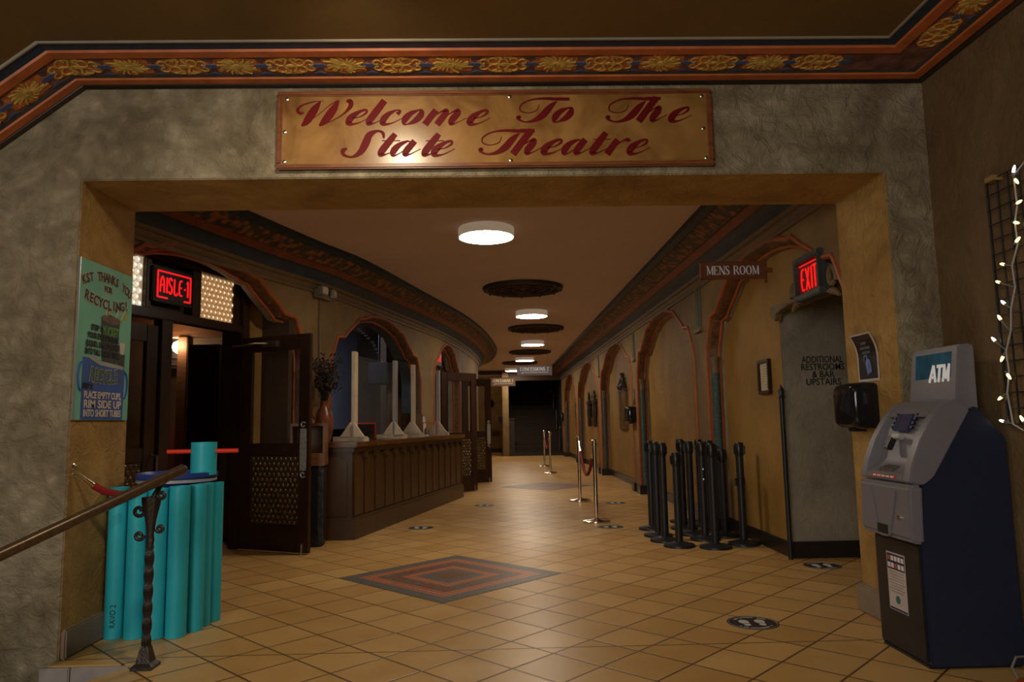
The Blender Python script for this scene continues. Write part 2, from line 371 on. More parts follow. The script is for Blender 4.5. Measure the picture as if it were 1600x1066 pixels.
# serif capitals drawn as strokes: each stroke a list of (x, y, width), cap height 1
def sb(x, y): return [(x-.13, y, .05), (x+.13, y, .05)]
SERIF = {
 'M': (1.0, [[(.15,0,.07),(.15,1,.07)], [(.15,1,.15),(.5,.08,.12)], [(.5,.08,.06),(.85,1,.06)], [(.85,0,.15),(.85,1,.15)], sb(.15,.03), sb(.85,.03), [(.02,.97,.05),(.2,.97,.05)], [(.82,.97,.05),(.98,.97,.05)]]),
 'E': (.72, [[(.15,0,.15),(.15,1,.15)], [(.02,.97,.06),(.62,.97,.06)], [(.02,.03,.06),(.64,.03,.06)], [(.15,.52,.06),(.45,.52,.06)], [(.61,.8,.05),(.61,.98,.06)], [(.63,.22,.05),(.63,.02,.06)], [(.45,.42,.05),(.45,.62,.05)]]),
 'N': (.92, [[(.15,0,.07),(.15,1,.07)], [(.12,1,.16),(.78,0,.16)], [(.78,0,.07),(.78,1,.07)], sb(.15,.03), sb(.78,.97), [(.0,.97,.05),(.2,.97,.05)]]),
 'S': (.62, [[(.52,.78,.05),(.45,.94,.07),(.28,.98,.08),(.12,.85,.13),(.14,.66,.15),(.38,.46,.17),(.5,.28,.15),(.44,.08,.12),(.26,.02,.07),(.1,.08,.07),(.06,.26,.05)]]),
 'R': (.84, [[(.15,0,.15),(.15,1,.15)], sb(.15,.03), [(.02,.97,.06),(.4,.97,.06),(.58,.88,.12),(.6,.7,.14),(.5,.54,.09),(.2,.5,.05)], [(.4,.5,.12),(.74,.03,.14)], [(.64,.03,.05),(.86,.03,.05)]]),
 'O': (.9, [[(.44,.98,.06),(.2,.85,.12),(.12,.5,.16),(.2,.15,.12),(.44,.02,.06),(.68,.15,.12),(.76,.5,.16),(.68,.85,.12),(.44,.98,.06)]]),
 'C': (.8, [[(.68,.72,.05),(.66,.88,.07),(.46,.98,.07),(.22,.86,.12),(.13,.5,.16),(.22,.14,.12),(.46,.02,.07),(.66,.12,.06),(.7,.26,.04)]]),
 'I': (.34, [[(.16,0,.15),(.16,1,.15)], sb(.16,.03), sb(.16,.97)]),
 '2': (.66, [[(.1,.72,.1),(.16,.9,.08),(.32,.98,.07),(.5,.86,.13),(.5,.66,.15),(.34,.38,.1),(.08,.06,.07)], [(.06,.05,.11),(.56,.05,.11)], [(.57,.2,.05),(.57,.02,.06)]]),
 '3': (.66, [[(.1,.8,.09),(.3,.98,.07),(.5,.86,.13),(.46,.64,.12),(.26,.54,.06)], [(.26,.54,.06),(.5,.42,.12),(.53,.2,.15),(.36,.03,.08),(.08,.14,.1)]]),
 ' ': (.5, [])}
def serif(mb, s, h, M, width=None, depth=.003):
    tot = sum(SERIF[c][0] for c in s); k = (width/(tot*h)) if width else 1
    x = -tot*h*k/2
    for c in s:
        adv, st = SERIF[c]
        for q in st: mb.ribbon([(x+a*h*k, b*h - h/2, ww*h*(.6+.4*k)) for a, b, ww in q], M, 4 if len(q) > 2 else 1, depth)
        x += adv*h*k

# ------------------------------------------------------------------ setting: floor, walls, ceilings
PY = 4.0; PT = .61; OX0, OX1, OZ = -2.32, 2.26, 2.60; WZ = 3.155; CZ = 3.2
mb = MB()
mb.prism([(-1.87,3.93),(-2.9,1.75),(-2.9,-3),(2.9,-3),(4.6,3.9),(4.6,32),(-9,32),(-9,4.1),(-2.33,4.1),(-2.33,3.93)], .12, Matrix.Translation((0,0,-.12)))
tag(mb.build('floor', TILE, smooth=0), 'beige ceramic tile floor laid on the diagonal', 'floor', kind='structure')
mb = MB(); mb.box((-2.355,3.895,-.30),(-2.203,3.929,-.006)); mb.box((-2.197,3.895,-.30),(-1.876,3.929,-.006))
for i in range(3): mb.box((-2.36-.1*i,3.55-.34*i,-.40-.15*i),(-2.10-.17*i,3.93-.34*i,-.30-.15*i))
tag(mb.build('trim_1', GREYT, smooth=0, bevel=.006), 'grey stone riser of the top step between the left pier and the handrail post', 'stair riser', kind='structure')
mb = MB(); mb.box((-9,-3,-.9),(-1.8,4.0,-.8))
tag(mb.build('floor_lower', BASEB, smooth=0), 'dark lower floor at the foot of the entrance steps', 'floor', kind='structure')

mb = MB()   # portal wall, outline in XZ extruded along Y
out = [(-7,-.8),(OX0,-.8),(OX0,OZ),(OX1,OZ),(OX1,-.0),(2.9,-.0),(2.9,3.3),(-7,3.3)]
mb.prism(out, PT, frame((0, PY+PT, 0), (1,0,0), (0,0,1)))
bmesh.ops.recalc_face_normals(mb.bm, faces=mb.bm.faces[:])
bmesh.ops.bevel(mb.bm, geom=mb.bm.edges[:], offset=.006, segments=2, affect='EDGES')
for f in mb.bm.faces: f.material_index = 0 if f.normal.y < -.6 else 1
tag(mb.build('wall_portal', [CREAM, OCHRE], recalc=False), 'beige stucco wall with the wide rectangular opening', 'wall', kind='structure')
mb = MB(); mb.box((2.52,-3,-.1),(2.7,PY+.02,3.3))
tag(mb.build('wall_right_front', UMBER, smooth=0), 'brown stucco side wall behind the cash machine', 'wall', kind='structure')
mb = MB(); mb.box((-7.2,-3,-.9),(-7,4.02,3.3))
tag(mb.build('wall_left_front', CREAM, smooth=0), 'beige stucco side wall left of the steps', 'wall', kind='structure')
sl = math.tan(math.radians(37.5))
mb = MB()
mb.face([(2.6,-3,CZ),(2.6,4.1,CZ),(-2.35,4.1,CZ),(-2.35,-3,CZ)])
mb.face([(-2.35,-3,CZ),(-2.35,4.1,CZ),(-6.0,4.1,CZ-3.65*sl),(-6.0,-3,CZ-3.65*sl)])
tag(mb.build('ceiling', CEILF, smooth=0), 'brown painted ceiling in front of the opening', 'ceiling', kind='structure')
mb = MB()
mb.box((-9,PY+PT,3.1),(4.6,26.6,3.2))
tag(mb.build('ceiling_hall', CEILH, smooth=0), 'pinkish white ceiling of the hallway', 'ceiling', kind='structure')
mb = MB(); mb.box((OX1-.03,PY+.01,0),(OX1+.02,PY+PT+.02,.17)); mb.box((OX1-.03,PY-.03,0),(2.52,PY+.02,.17))
tag(mb.build('baseboard_right_pier', BASEG, bevel=.012), 'worn stone plinth of the right pier behind the cash machine', 'baseboard', kind='structure')
mb = MB(); mb.box((OX0-.02,PY+.02,0),(OX0+.025,PY+PT,.15))
tag(mb.build('baseboard_left_pier', BASEG, bevel=.008), 'worn baseboard of the left pier behind the teal pipes', 'baseboard', kind='structure')

# ceiling border: nodes of (origin, outward, up)
th = math.radians(37.5); hb = th/2
E1 = 3.6
NODES = [(Vector((-2.33-E1*math.cos(th), PY, WZ-E1*math.sin(th))), Vector((0,-1,0)), Vector((-math.sin(th),0,math.cos(th)))),
         (Vector((-2.33, PY, WZ)), Vector((0,-1,0)), Vector((-math.tan(hb),0,1))),
         (Vector((2.52, PY, WZ)), Vector((-1,-1,0)), Vector((0,0,1))),
         (Vector((2.52, -2.9, WZ)), Vector((-1,0,0)), Vector((0,0,1)))]
def border(prof, mi, name, parent):
    mb = MB(); rows = []
    for O, U, V in NODES: rows.append([O + U*a + V*b for a, b in prof])
    for r0, r1 in zip(rows, rows[1:]):
        for k in range(len(prof)-1): mb.face([r0[k], r0[k+1], r1[k+1], r1[k]])
    return mb.build(name, mi, parent, smooth=0)
trim = thing('trim_2', 'orange, blue and gilded painted border around the ceiling edge', 'border', kind='structure')
border([(0,-.012),(.012,-.02),(.026,-.008),(.03,0)], BASEB, 'dark_bead', trim)  # thin black moulding where the border meets the wall
BO = mat('bright_orange_border_paint', (.50,.135,.04), .5, var=.2, scale=9)
border([(.03,0),(.035,-.006),(.085,-.003),(.09,.006)], BO, 'lower_orange_band', trim)
border([(.09,.006),(.12,.008)], SLATE, 'slate_line', trim)
border([(.12,.008),(.28,.028)], RUST, 'relief_ground', trim)
border([(.28,.028),(.285,.018),(.34,.022),(.345,.034)], BO, 'upper_orange_band', trim)
border([(.345,.034),(.408,.040)], NAVY, 'navy_band', trim)
border([(.408,.040),(.409,.034),(.417,.035),(.42,.05)], BEADG, 'pale_bead', trim)
gm = MB(); bmb = MB(); lm = MB()
def curl(mb, M, cx, cy, r, a0, a1, wd=.012, shrink=.45):
    mb.ribbon([(cx + r*(1-shrink*t)*math.cos(a0+(a1-a0)*t), cy + r*(1-shrink*t)*math.sin(a0+(a1-a0)*t), wd*.75*(.5+t*.7)) for t in [i/6 for i in range(7)]], M, 2, .006)
def relief(M, kind):
    # M: local x along the border, y outward, z down off the ground; centre at origin
    if kind == 0:
        for k in range(20):
            a = 2*pi*k/20 + random.uniform(-.12, .12); r = random.uniform(.07, .11)
            gm.ribbon([(.012*math.cos(a), .01*math.sin(a), .012), (r*.7*math.cos(a), r*.45*math.sin(a), .011), (r*1.15*math.cos(a+.15), r*.72*math.sin(a+.15), .008)], M, 3, .006)
        gm.disc(.02, .01, M, 10)
        lm.prism([(.145*math.cos(t*pi/8)*(1+.12*math.cos(4*t*pi/4)), .074*math.sin(t*pi/8)*(1+.1*math.cos(8*t*pi/8))) for t in range(16)], .002, M)
    else:
        for sx in (-1, 1):
            for sy in (-1, 1):
                T = M @ Matrix.Diagonal((sx, sy, 1, 1))
                curl(gm, T, .052, .034, .036, -2.4, 2.6, .013); curl(gm, T, .108, .022, .026, 3, -2, .012); curl(gm, T, .02, .05, .018, 0, 4, .01)
                gm.ribbon([(.0, .01, .006), (.03, .004, .014), (.015, .055, .01), (.045, .066, .006)], T, 3, .006)
        gm.disc(.012, .008, M, 8)
        lm.prism([(.155*math.cos(t*pi/8), .074*math.sin(t*pi/8)*(1+.1*math.cos(8*t*pi/8))) for t in range(16)], .002, M)
def lozenge(M):
    bmb.prism([(-.055,0),(-.03,.014),(.03,.014),(.055,0),(.03,-.014),(-.03,-.014)], .006, M)
    for sy in (-1, 1): bmb.prism([(-.035,.072*sy),(0,.055*sy),(.035,.072*sy)], .004, M)
P = .292
for n in range(-1, 16):
    x = -1.98 + n*P
    if x > 2.1: break
    M = frame((x, PY-.2, WZ+.0175), (1,0,0), (0,-1,.125)); relief(M, n % 2)
    if x+P/2 < 2.2: lozenge(frame((x+P/2, PY-.2, WZ+.0175), (1,0,0), (0,-1,.125)))
for n in range(11):
    y = PY - .50 - n*P
    M = frame((2.32, y, WZ+.0175), (0,-1,0), (-1,0,.125)); relief(M, (n+1) % 2); lozenge(frame((2.32, y-P/2, WZ+.0175), (0,-1,0), (-1,0,.125)))
for n in range(11):
    d = -.06 + n*P; O, U, V = NODES[0]
    p = Vector((-2.33, PY-.2, WZ)) + Vector((-math.cos(th),0,-math.sin(th)))*d + V*.0175
    M = frame(p, (math.cos(th),0,math.sin(th)), Vector((0,-1,0))+V*.125); relief(M, (n+1) % 2)
    p2 = p + Vector((-math.cos(th),0,-math.sin(th)))*P/2; lozenge(frame(p2, (math.cos(th),0,math.sin(th)), Vector((0,-1,0))+V*.125))
lm.build('leaf_ground', mat('terracotta_leaf_relief', (.50,.165,.05), .55, var=.35, scale=25, bump=.5), trim)
gm.build('gilded_scrollwork', GOLD, trim, smooth=0); bmb.build('blue_lozenges', BLUEP, trim, smooth=0)

# ------------------------------------------------------------------ hallway walls: right straight, left curving
RX = 2.36
def rwall(y): return Vector((RX, y)), Vector((1, 0))
LP = [(-3.16,4.55),(-2.94,5.4),(-2.66,6.36),(-2.27,7.57),(-2.0,8.3),(-1.55,10.3),(-1.13,12.2),(-.92,13.4),(-.72,15),(-.56,17),(-.49,18.7),(-.55,20.6),(-.8,22.6),(-1.35,24.1)]
def lx(y):
    n = len(LP)
    for i in range(n-1):
        if y <= LP[i+1][1] or i == n-2:
            x0, y0 = LP[i]; x1, y1 = LP[i+1]
            def sl_(j):
                a = LP[max(j-1,0)]; b = LP[min(j+1,n-1)]; return (b[0]-a[0])/(b[1]-a[1])
            t = (y-y0)/(y1-y0); h = y1-y0
            return (2*t**3-3*t*t+1)*x0+(t**3-2*t*t+t)*h*sl_(i)+(-2*t**3+3*t*t)*x1+(t**3-t*t)*h*sl_(i+1)
def lwall(y):
    s = (lx(y+.05)-lx(y-.05))/.1
    return Vector((lx(y), y)), Vector((-1, s)).normalized()
def arch_path(y0, y1, spring, apex, zbase):
    """(y, z) from the near foot over the arch to the far foot, with two moorish steps each side"""
    c = (y0+y1)/2; wd = (y1-y0)/2
    s = [1.0, .915, .84]; h = (apex-spring)/s[2]
    half = [(wd, zbase), (wd, spring)]
    A = [0, 33, 60, 90]
    for k in range(3):
        m = 7
        for i in range(m+1):
            t = math.radians(A[k]+(A[k+1]-A[k])*i/m)
            zz = h*(s[2] + (1-s[2])*0)*math.sin(t)
            fl_ = 1 + (.05*max(0, (i/m-.55)/.45)**1.5 if k < 2 else 0)
            half.append((wd*s[k]*math.cos(t)*fl_, spring+(zz+.045*k)*fl_))
    mx = max(z for _, z in half); half = [(a, z if z <= spring else spring+(z-spring)*(apex-spring)/(mx-spring)) for a, z in half]
    near = [(c-a, z) for a, z in half]; far = [(c+a, z) for a, z in half][::-1]
    return near + far[1:]
def on(wf, y, z, d):
    p, n = wf(y); q = p + n*d; return Vector((q.x, q.y, z))
def wall_with_openings(wf, ya, yb, ztop, ops, name, mat_, label, step=.35):
    """ops: list of (path, zbottom)"""
    mb = MB(); ys = []
    y = ya; segs = []
    for path, zb in sorted(ops, key=lambda o: o[0][0][0]):
        segs.append((y, path[0][0], None, 0)); segs.append((path[0][0], path[-1][0], path, zb)); y = path[-1][0]
    segs.append((y, yb, None, 0))
    def strip(y0, z0, y1, z1, zt):
        mb.face([on(wf,y0,z0,0), on(wf,y1,z1,0), on(wf,y1,zt,0), on(wf,y0,zt,0)])
    for a, b, path, zb in segs:
        if path is None:
            n = max(1, int((b-a)/step))
            for i in range(n): strip(a+(b-a)*i/n, 0, a+(b-a)*(i+1)/n, 0, ztop)
        else:
            for (y0, z0), (y1, z1) in zip(path, path[1:]):
                if y1 - y0 < 1e-5: continue
                strip(y0, z0, y1, z1, ztop)
                if zb > 0: strip(y0, 0, y1, 0, zb)
    bmesh.ops.remove_doubles(mb.bm, verts=mb.bm.verts[:], dist=1e-4)
    return tag(mb.build(name, mat_), label, 'wall', kind='structure')
def inward(path, k):
    """offset the arch path towards its inside by k"""
    P = [Vector(p) for p in path]; out = []
    for i, p in enumerate(P):
        t = P[min(i+1, len(P)-1)] - P[max(i-1, 0)]
        n = Vector((t.y, -t.x)).normalized() if t.length else Vector((0,0))
        out.append(p + n*k)
    return out
def sweep(wf, path, prof, name, m, parent, smooth=50, mi=None):
    """prof: list of (inward offset, depth into the wall)"""
    mb = MB(); rows = []
    offs = [inward(path, a) for a, _ in prof]
    for i in range(len(path)):
        rows.append([mb.v(on(wf, offs[k][i].x, offs[k][i].y, prof[k][1])) for k in range(len(prof))])
    for r0, r1 in zip(rows, rows[1:]):
        for k in range(len(prof)-1): mb.bm.faces.new([r0[k], r0[k+1], r1[k+1], r1[k]])
    return mb.build(name, m, parent, smooth=smooth)
def bead(r, a, d, n=7):
    return [(a + r*math.cos(t), d + r*math.sin(t)) for t in [pi + 2*pi*i/n for i in range(n+1)]]
tn = [2]
def surround(wf, y0, y1, spring, apex, zb, depth, label, columns=True, base=True, reveal=BEADG):
    path = arch_path(y0, y1, spring, apex, zb)
    tn[0] += 1
    t = thing('trim_%d' % tn[0], label, 'arch moulding', kind='structure')
    sweep(wf, path, bead(.022, -.010, 0), 'outer_bead', ORANGE, t)
    sweep(wf, path, [(0,0),(.006,.012),(.012,.022)], 'inner_fillet', TAN, t)
    sweep(wf, path, bead(.019, .048, .118), 'inner_bead', ORANGE, t)
    k = [i for i, p in enumerate(path) if p[1] >= spring-1e-4]
    top = [path[i] for i in k]
    sweep(wf, path, [(.012,.022),(.03,.04),(.048,.115)], 'painted_band', BROWN_B, t)
    # light dashes along the band
    mb = MB(); acc = 0
    off = inward(top, .028)
    for a, b in zip(off, off[1:]):
        L = (b-a).length
        while acc < L:
            q = a + (b-a)*(acc/L); dpt = .058
            o = on(wf, q.x, q.y, dpt-.006); mb.box((-.012,-.006,-.012),(.012,.006,.012), Matrix.Translation(o)); acc += .21
        acc -= L
    mb.build('band_dashes', TAN, t, smooth=0)
    sweep(wf, path, [(.048,.115),(.05,.14),(.06,.15),(.06,depth)], 'reveal', reveal, t, smooth=20)
    if columns:
        for yy, s in ((y0, 1), (y1, -1)):
            c = on(wf, yy + s*.045, 0, .065)
            mb = MB(); mb.lathe([(.042,zb+.14),(.042,spring-.17)], 12, Matrix.Translation((c.x, c.y, 0))); mb.build('column', TEALC, t)
            mb = MB(); mb.lathe([(.045,spring-.17),(.05,spring-.15),(.04,spring-.13),(.048,spring-.04),(.06,spring-.01),(.06,spring+.01)], 12, Matrix.Translation((c.x, c.y, 0))); mb.build('capital', TAN, t)
            if base and not (wf is rwall and yy < 5):
                mb = MB(); o = on(wf, yy, 0, 0); p, n = wf(yy)
                M = frame((o.x, o.y, 0), (n.x, n.y, 0), (-n.y, n.x, 0)); M2 = M
                mb.box((-.05,-.12,0),(.16,.12,.14), M2); mb.build('column_base', BASEB, t, bevel=.008)
    return path
SPR, APX = 1.87, 2.73
bays = [(4.72,8.0),(8.55,12.05),(12.55,16.35),(16.85,21.0),(21.5,25.3)]
names_r = ['moorish arch moulding around the doorway under the exit sign', 'arch moulding behind the black belt posts on the right wall', 'arch moulding around the tall framed mirror niche',
           'arch moulding around the niche with paired carved figures', 'farthest arch moulding on the right wall before the stairs']
ops = []
for (a, b), lab in zip(bays, names_r): ops.append((surround(rwall, a, b, SPR, APX, 0, .17, lab), 0))
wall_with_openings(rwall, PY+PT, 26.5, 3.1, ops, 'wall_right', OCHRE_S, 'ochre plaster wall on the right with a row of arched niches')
RB = RX+.165
mb = MB()
mb.face([(RB,6.33,0),(RB,26.5,0),(RB,26.5,3.1),(RB,6.33,3.1)])
mb.face([(RB,PY+PT,2.13),(RB,6.33,2.13),(RB,6.33,3.1),(RB,PY+PT,3.1)])
mb.face([(RB,PY+PT,2.13),(RB,6.33,2.13),(RB+.25,6.33,2.2),(RB+.25,PY+PT,2.2)])
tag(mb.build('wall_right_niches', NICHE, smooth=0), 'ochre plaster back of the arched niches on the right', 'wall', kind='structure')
mb = MB(); mb.box((RB+.002,6.33,0),(4.5,6.5,3.1))
tag(mb.build('wall_stair_passage', GREYW, smooth=0), 'grey stucco passage wall lettered for the upstairs restrooms', 'wall', kind='structure')
mb = MB(); mb.box((4.4,PY+PT,0),(4.6,6.5,3.1)); mb.box((2.9,PY+PT-.02,0),(4.5,PY+PT+.05,3.1))
tag(mb.build('wall_passage_end', GREYW, smooth=0), 'shadowed end of the side passage on the right', 'wall', kind='structure')
mb = MB()
mb.box((RB-.02,6.305,0),(4.4,6.33,.14))
tag(mb.build('baseboard_passage', BASEB, bevel=.004), 'black baseboard under the grey passage wall', 'baseboard', kind='structure')
mb = MB()
for i, (a, b) in enumerate(bays):
    mb.box((RB-.022,6.33 if i == 0 else a+.05,0),(RB+.002,b-.05,.13))
    nxt = bays[i+1][0] if i+1 < len(bays) else 26.4
    mb.box((RX-.022,b+.02,0),(RX+.002,nxt-.02,.13))
tag(mb.build('baseboard_right', BASEB, bevel=.004), 'black baseboard along the right wall', 'baseboard', kind='structure')
mb = MB()    # lettering painted on the grey wall
M = frame((2.885, 6.327, 1.60), (1,0,0), (0,0,1))
for i, s in enumerate(('ADDITIONAL', 'RESTROOMS', '& BAR', 'UPSTAIRS')):
    text(mb, s, .082, M @ Matrix.Translation((.0, .105-.066*i, 0)), .003, 1.0, offset=.0006, fit=(.37,.385,.20,.31)[i])
tag(mb.build('wall_lettering', INKB, smooth=0), 'black ADDITIONAL RESTROOMS & BAR UPSTAIRS lettering on the grey passage wall', 'lettering')
# blue slot panels between the arches
for y, nm in ((8.275,'nearest'),(12.3,'middle'),(16.6,'far')):
    tn[0] += 1
    t = thing('trim_%d' % tn[0], {'nearest':'blue slot panel between the doorway arch and the next arch','middle':'blue slot panel between the black-post arch and the mirror arch','far':'blue slot panel between the mirror arch and the carved-figure arch'}[nm], 'panel', kind='structure')
    M = frame((RX, y, 2.20), (0,1,0), (0,0,1)); M = frame((RX, y, 2.20), (0,-1,0), (0,0,1))
    def arc(wd, h, b): return [(-wd,b),(wd,b),(wd,h)] + [(wd*math.cos(a), h+wd*1.3*math.sin(a)) for a in [pi*i/8 for i in range(1,8)]] + [(-wd,h)]
    mb = MB(); mb.prism(arc(.10,.48,0), .012, M); mb.prism([(-.11,0),(.11,0),(.11,.03),(-.11,.03)], .035, M); mb.build('slot_frame', TAN, t, smooth=0)
    mb = MB(); mb.prism(arc(.055,.46,.06), .018, M); mb.build('blue_inset', TEALC, t, smooth=0)

# left wall
AIS = arch_path(5.02, 8.0, 1.95, 2.80, 0); CON = None
p1 = surround(lwall, 5.02, 8.0, 1.9, 2.80, 0, .20, 'arch moulding around the aisle 1 doorway', columns=False, base=False, reveal=GREYW)
p2 = surround(lwall, 8.50, 11.72, 1.80, 2.68, 1.0, .30, 'arch moulding behind the wooden concession counter', columns=False, base=False, reveal=SLATE)
p3 = surround(lwall, 12.45, 14.65, 1.9, 2.66, 0, .22, 'arch moulding around the far aisle door past the counter', columns=False, base=False, reveal=GREYW)
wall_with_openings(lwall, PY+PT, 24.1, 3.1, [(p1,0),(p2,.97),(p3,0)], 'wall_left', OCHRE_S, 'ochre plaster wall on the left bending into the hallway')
mb = MB(); mb.box((-6,24.1,0),(-1.34,24.2,3.1))
tag(mb.build('wall_left_return', OCHRE_S, smooth=0), 'ochre return of the left wall at the far side corridor', 'wall', kind='structure')
for sgn, ya, yb in ((1,8.05,8.5),):
    mb = MB()
    for i in range(20):
        a = 14.75+(24.0-14.75)*i/20; b = 14.75+(24.0-14.75)*(i+1)/20
        pa, na = lwall(a); pb, nb = lwall(b)
        q = [pa-na*.02, pb-nb*.02, pb+nb*.01, pa+na*.01]
        V0 = [mb.v((p.x,p.y,0)) for p in q]; V1 = [mb.v((p.x,p.y,.13)) for p in q]
        for k in range(4): mb.bm.faces.new([V0[k],V0[(k+1)%4],V1[(k+1)%4],V1[k]])
        mb.bm.faces.new(V1)
    tag(mb.build('baseboard_left', BASEB, smooth=0), 'black baseboard along the far left wall', 'baseboard', kind='structure')

# cornices
def cornice(wf, ya, yb, label, step=.25, endcap=False):
    tn[0] += 1
    t = thing('trim_%d' % tn[0], label, 'cornice', kind='structure')
    bands = [('tan_mouldings', TAN, [(0,2.70),(-.02,2.705),(-.02,2.735),(-.008,2.74),(-.03,2.775),(-.03,2.79),(-.055,2.80),(-.065,2.83)]),
             ('navy_cove', NAVY, [(-.065,2.83),(-.085,2.86),(-.12,2.90),(-.165,2.925)]),
             ('orange_band', ORANGE_D, [(-.165,2.925),(-.185,2.915),(-.245,2.955),(-.25,2.97)]),
             ('gilded_frieze', ORN, [(-.25,2.97),(-.262,2.965),(-.40,3.035),(-.412,3.05)]),
             ('dark_edge', NAVY, [(-.412,3.05),(-.43,3.04),(-.50,3.06),(-.51,3.1)])]
    n = max(2, int((yb-ya)/step)); ys = [ya+(yb-ya)*i/n for i in range(n+1)]
    for nm, m, prof in bands:
        mb = MB(); rows = [[mb.v(on(wf, y, z, d)) for d, z in prof] for y in ys]
        if endcap:   # rounded end turning into the side corridor
            p, nn = wf(yb); tx = Vector((nn.y, -nn.x)) if nn.x < 0 else Vector((-nn.y, nn.x))
            for a in [pi/2*i/6 for i in range(1,7)]:
                d_ = -nn*math.cos(a) + Vector((-nn.y, nn.x))*(-1)*math.sin(a)
                d_ = (-nn*math.cos(a)) + Vector((0,1))*math.sin(a)
                rows.append([mb.v((p.x + d_.x*(-d), p.y + d_.y*(-d), z)) for d, z in prof])
            rows.append([mb.v((p.x-4, p.y-d, z)) for d, z in prof])
        for r0, r1 in zip(rows, rows[1:]):
            for k in range(len(prof)-1): mb.bm.faces.new([r0[k], r0[k+1], r1[k+1], r1[k]])
        mb.build(nm, m, t, smooth=35)
cornice(rwall, PY+PT, 26.4, 'painted cornice along the right side of the hallway ceiling', 3)
cornice(lwall, PY+PT, 24.0, 'painted cornice curving along the left side of the hallway ceiling', .25, True)

# far end: stairs and side corridor
mb = MB(); mb.box((-9,30,0),(.3,30.2,3.1)); mb.box((.2,26.2,0),(.42,30.1,3.1))
tag(mb.build('wall_far_corridor', OCHRE_S, smooth=0), 'ochre wall of the side corridor left of the stairs', 'wall', kind='structure')
mb = MB(); mb.box((-9,29.97,0),(.2,30.0,.16)); mb.box((.17,26.2,0),(.2,30,.16))
tag(mb.build('baseboard_far', BASEB, smooth=0), 'black baseboard in the far corridor', 'baseboard', kind='structure')
mb = MB(); mb.box((.2,26.4,2.72),(2.9,26.6,3.1)); mb.box((-9,26.4,2.95),(.3,26.6,3.1))
tag(mb.build('wall_stair_header', mat('dark_brown_header', (.06,.035,.02), .6), smooth=0), 'dark header above the carpeted stairs', 'wall', kind='structure')
mb = MB(); mb.box((-9,26.5,3.09),(.3,30.2,3.2)); tag(mb.build('ceiling_corridor', CEILH, smooth=0), 'pale ceiling of the side corridor', 'ceiling', kind='structure')
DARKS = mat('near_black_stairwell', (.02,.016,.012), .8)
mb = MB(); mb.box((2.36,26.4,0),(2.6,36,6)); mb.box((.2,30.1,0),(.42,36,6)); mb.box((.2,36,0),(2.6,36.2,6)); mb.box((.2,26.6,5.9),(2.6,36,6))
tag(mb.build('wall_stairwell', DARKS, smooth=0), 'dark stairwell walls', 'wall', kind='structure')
st = thing('staircase', 'dark carpeted staircase climbing into shadow at the hall end', 'stairs', (1.4, 26.4, 0), kind='structure')
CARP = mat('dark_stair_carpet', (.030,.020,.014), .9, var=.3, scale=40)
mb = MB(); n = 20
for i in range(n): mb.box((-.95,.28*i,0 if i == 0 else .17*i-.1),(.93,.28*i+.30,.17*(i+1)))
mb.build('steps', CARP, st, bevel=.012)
mb = MB(); mb.box((-1.0,-.08,0),(.96,.02,.13)); mb.build('bottom_curb', BASEB, st, bevel=.01)
for s in (-1, 1):
    mb = MB(); mb.tube([(.86*s,-.05,1.0),(.86*s,.1,1.02),(.86*s,5.2,4.15)], .022, 8)
    for k in range(5): mb.cyl((.86*s,.15+1.2*k,.2+.73*k),(.86*s,.15+1.2*k,1.05+.73*k),.014,None,8)
    mb.build('handrail', STEEL, st)
for s in (-1,):
    mb = MB(); mb.box((-.98,-.1,0),(-.78,.1,1.3)); mb.box((-1.0,-.12,1.3),(-.76,.12,1.36)); mb.build('newel_post', IRON, st, bevel=.01)

# interiors behind the left openings
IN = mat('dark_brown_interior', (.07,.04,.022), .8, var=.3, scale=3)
mb = MB()
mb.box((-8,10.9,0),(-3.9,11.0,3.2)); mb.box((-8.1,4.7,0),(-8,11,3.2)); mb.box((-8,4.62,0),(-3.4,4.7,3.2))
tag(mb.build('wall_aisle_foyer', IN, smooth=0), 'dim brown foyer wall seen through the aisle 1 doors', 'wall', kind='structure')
# partition between foyer and bar room, bar back wall
A0 = Vector((-1.56, 7.87)); D = Vector((.217, .976)).normalized(); Nn = Vector((-D.y, D.x))
def ab(u, v, z): q = A0 + D*u + Nn*v; return Vector((q.x, q.y, z))
def abM(u, v, z): return frame(ab(u, v, z), (D.x, D.y, 0), (Nn.x, Nn.y, 0))
BLUEW = mat('blue_grey_wall_paint', (.30,.31,.37), .7, var=.08, scale=2)
mb = MB(); M = abM(0,0,0)
mb.box((8.2,1.4,0),(8.3,2.9,3.1), M)
for (ax, ay), (bx_, by) in zip([(-2.22,7.82),(-2.97,7.97),(-3.78,10.6)], [(-2.97,7.97),(-3.78,10.6),(-3.95,11.0)]):
    T = frame((ax,ay,0), (bx_-ax,by-ay,0), (0,0,1)); mb.box((0,0,-.04),(math.hypot(bx_-ax,by-ay),3.1,.04), T)
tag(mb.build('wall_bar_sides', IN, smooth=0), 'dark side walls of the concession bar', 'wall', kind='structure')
mb = MB(); mb.box((2.1,2.8,0),(8.3,2.9,3.1), M)
tag(mb.build('wall_bar_back', BLUEW, smooth=0), 'blue grey wall at the back of the concession bar', 'wall', kind='structure')
mb = MB()     # dark arch in front of the back wall
pth = arch_path(2.6, 6.5, 1.7, 2.95, 0)
for (y0, z0), (y1, z1) in zip(pth, pth[1:]):
    if y1-y0 > 1e-5: mb.box((y0,1.98,min(z0,z1)),(y1,2.05,3.1), M)
mb.box((1.0,1.98,0),(2.6,2.05,3.1), M); mb.box((6.5,1.98,0),(8.2,2.05,3.1), M)
tag(mb.build('wall_bar_arch', IN, smooth=0), 'dark arch inside the concession bar', 'wall', kind='structure')

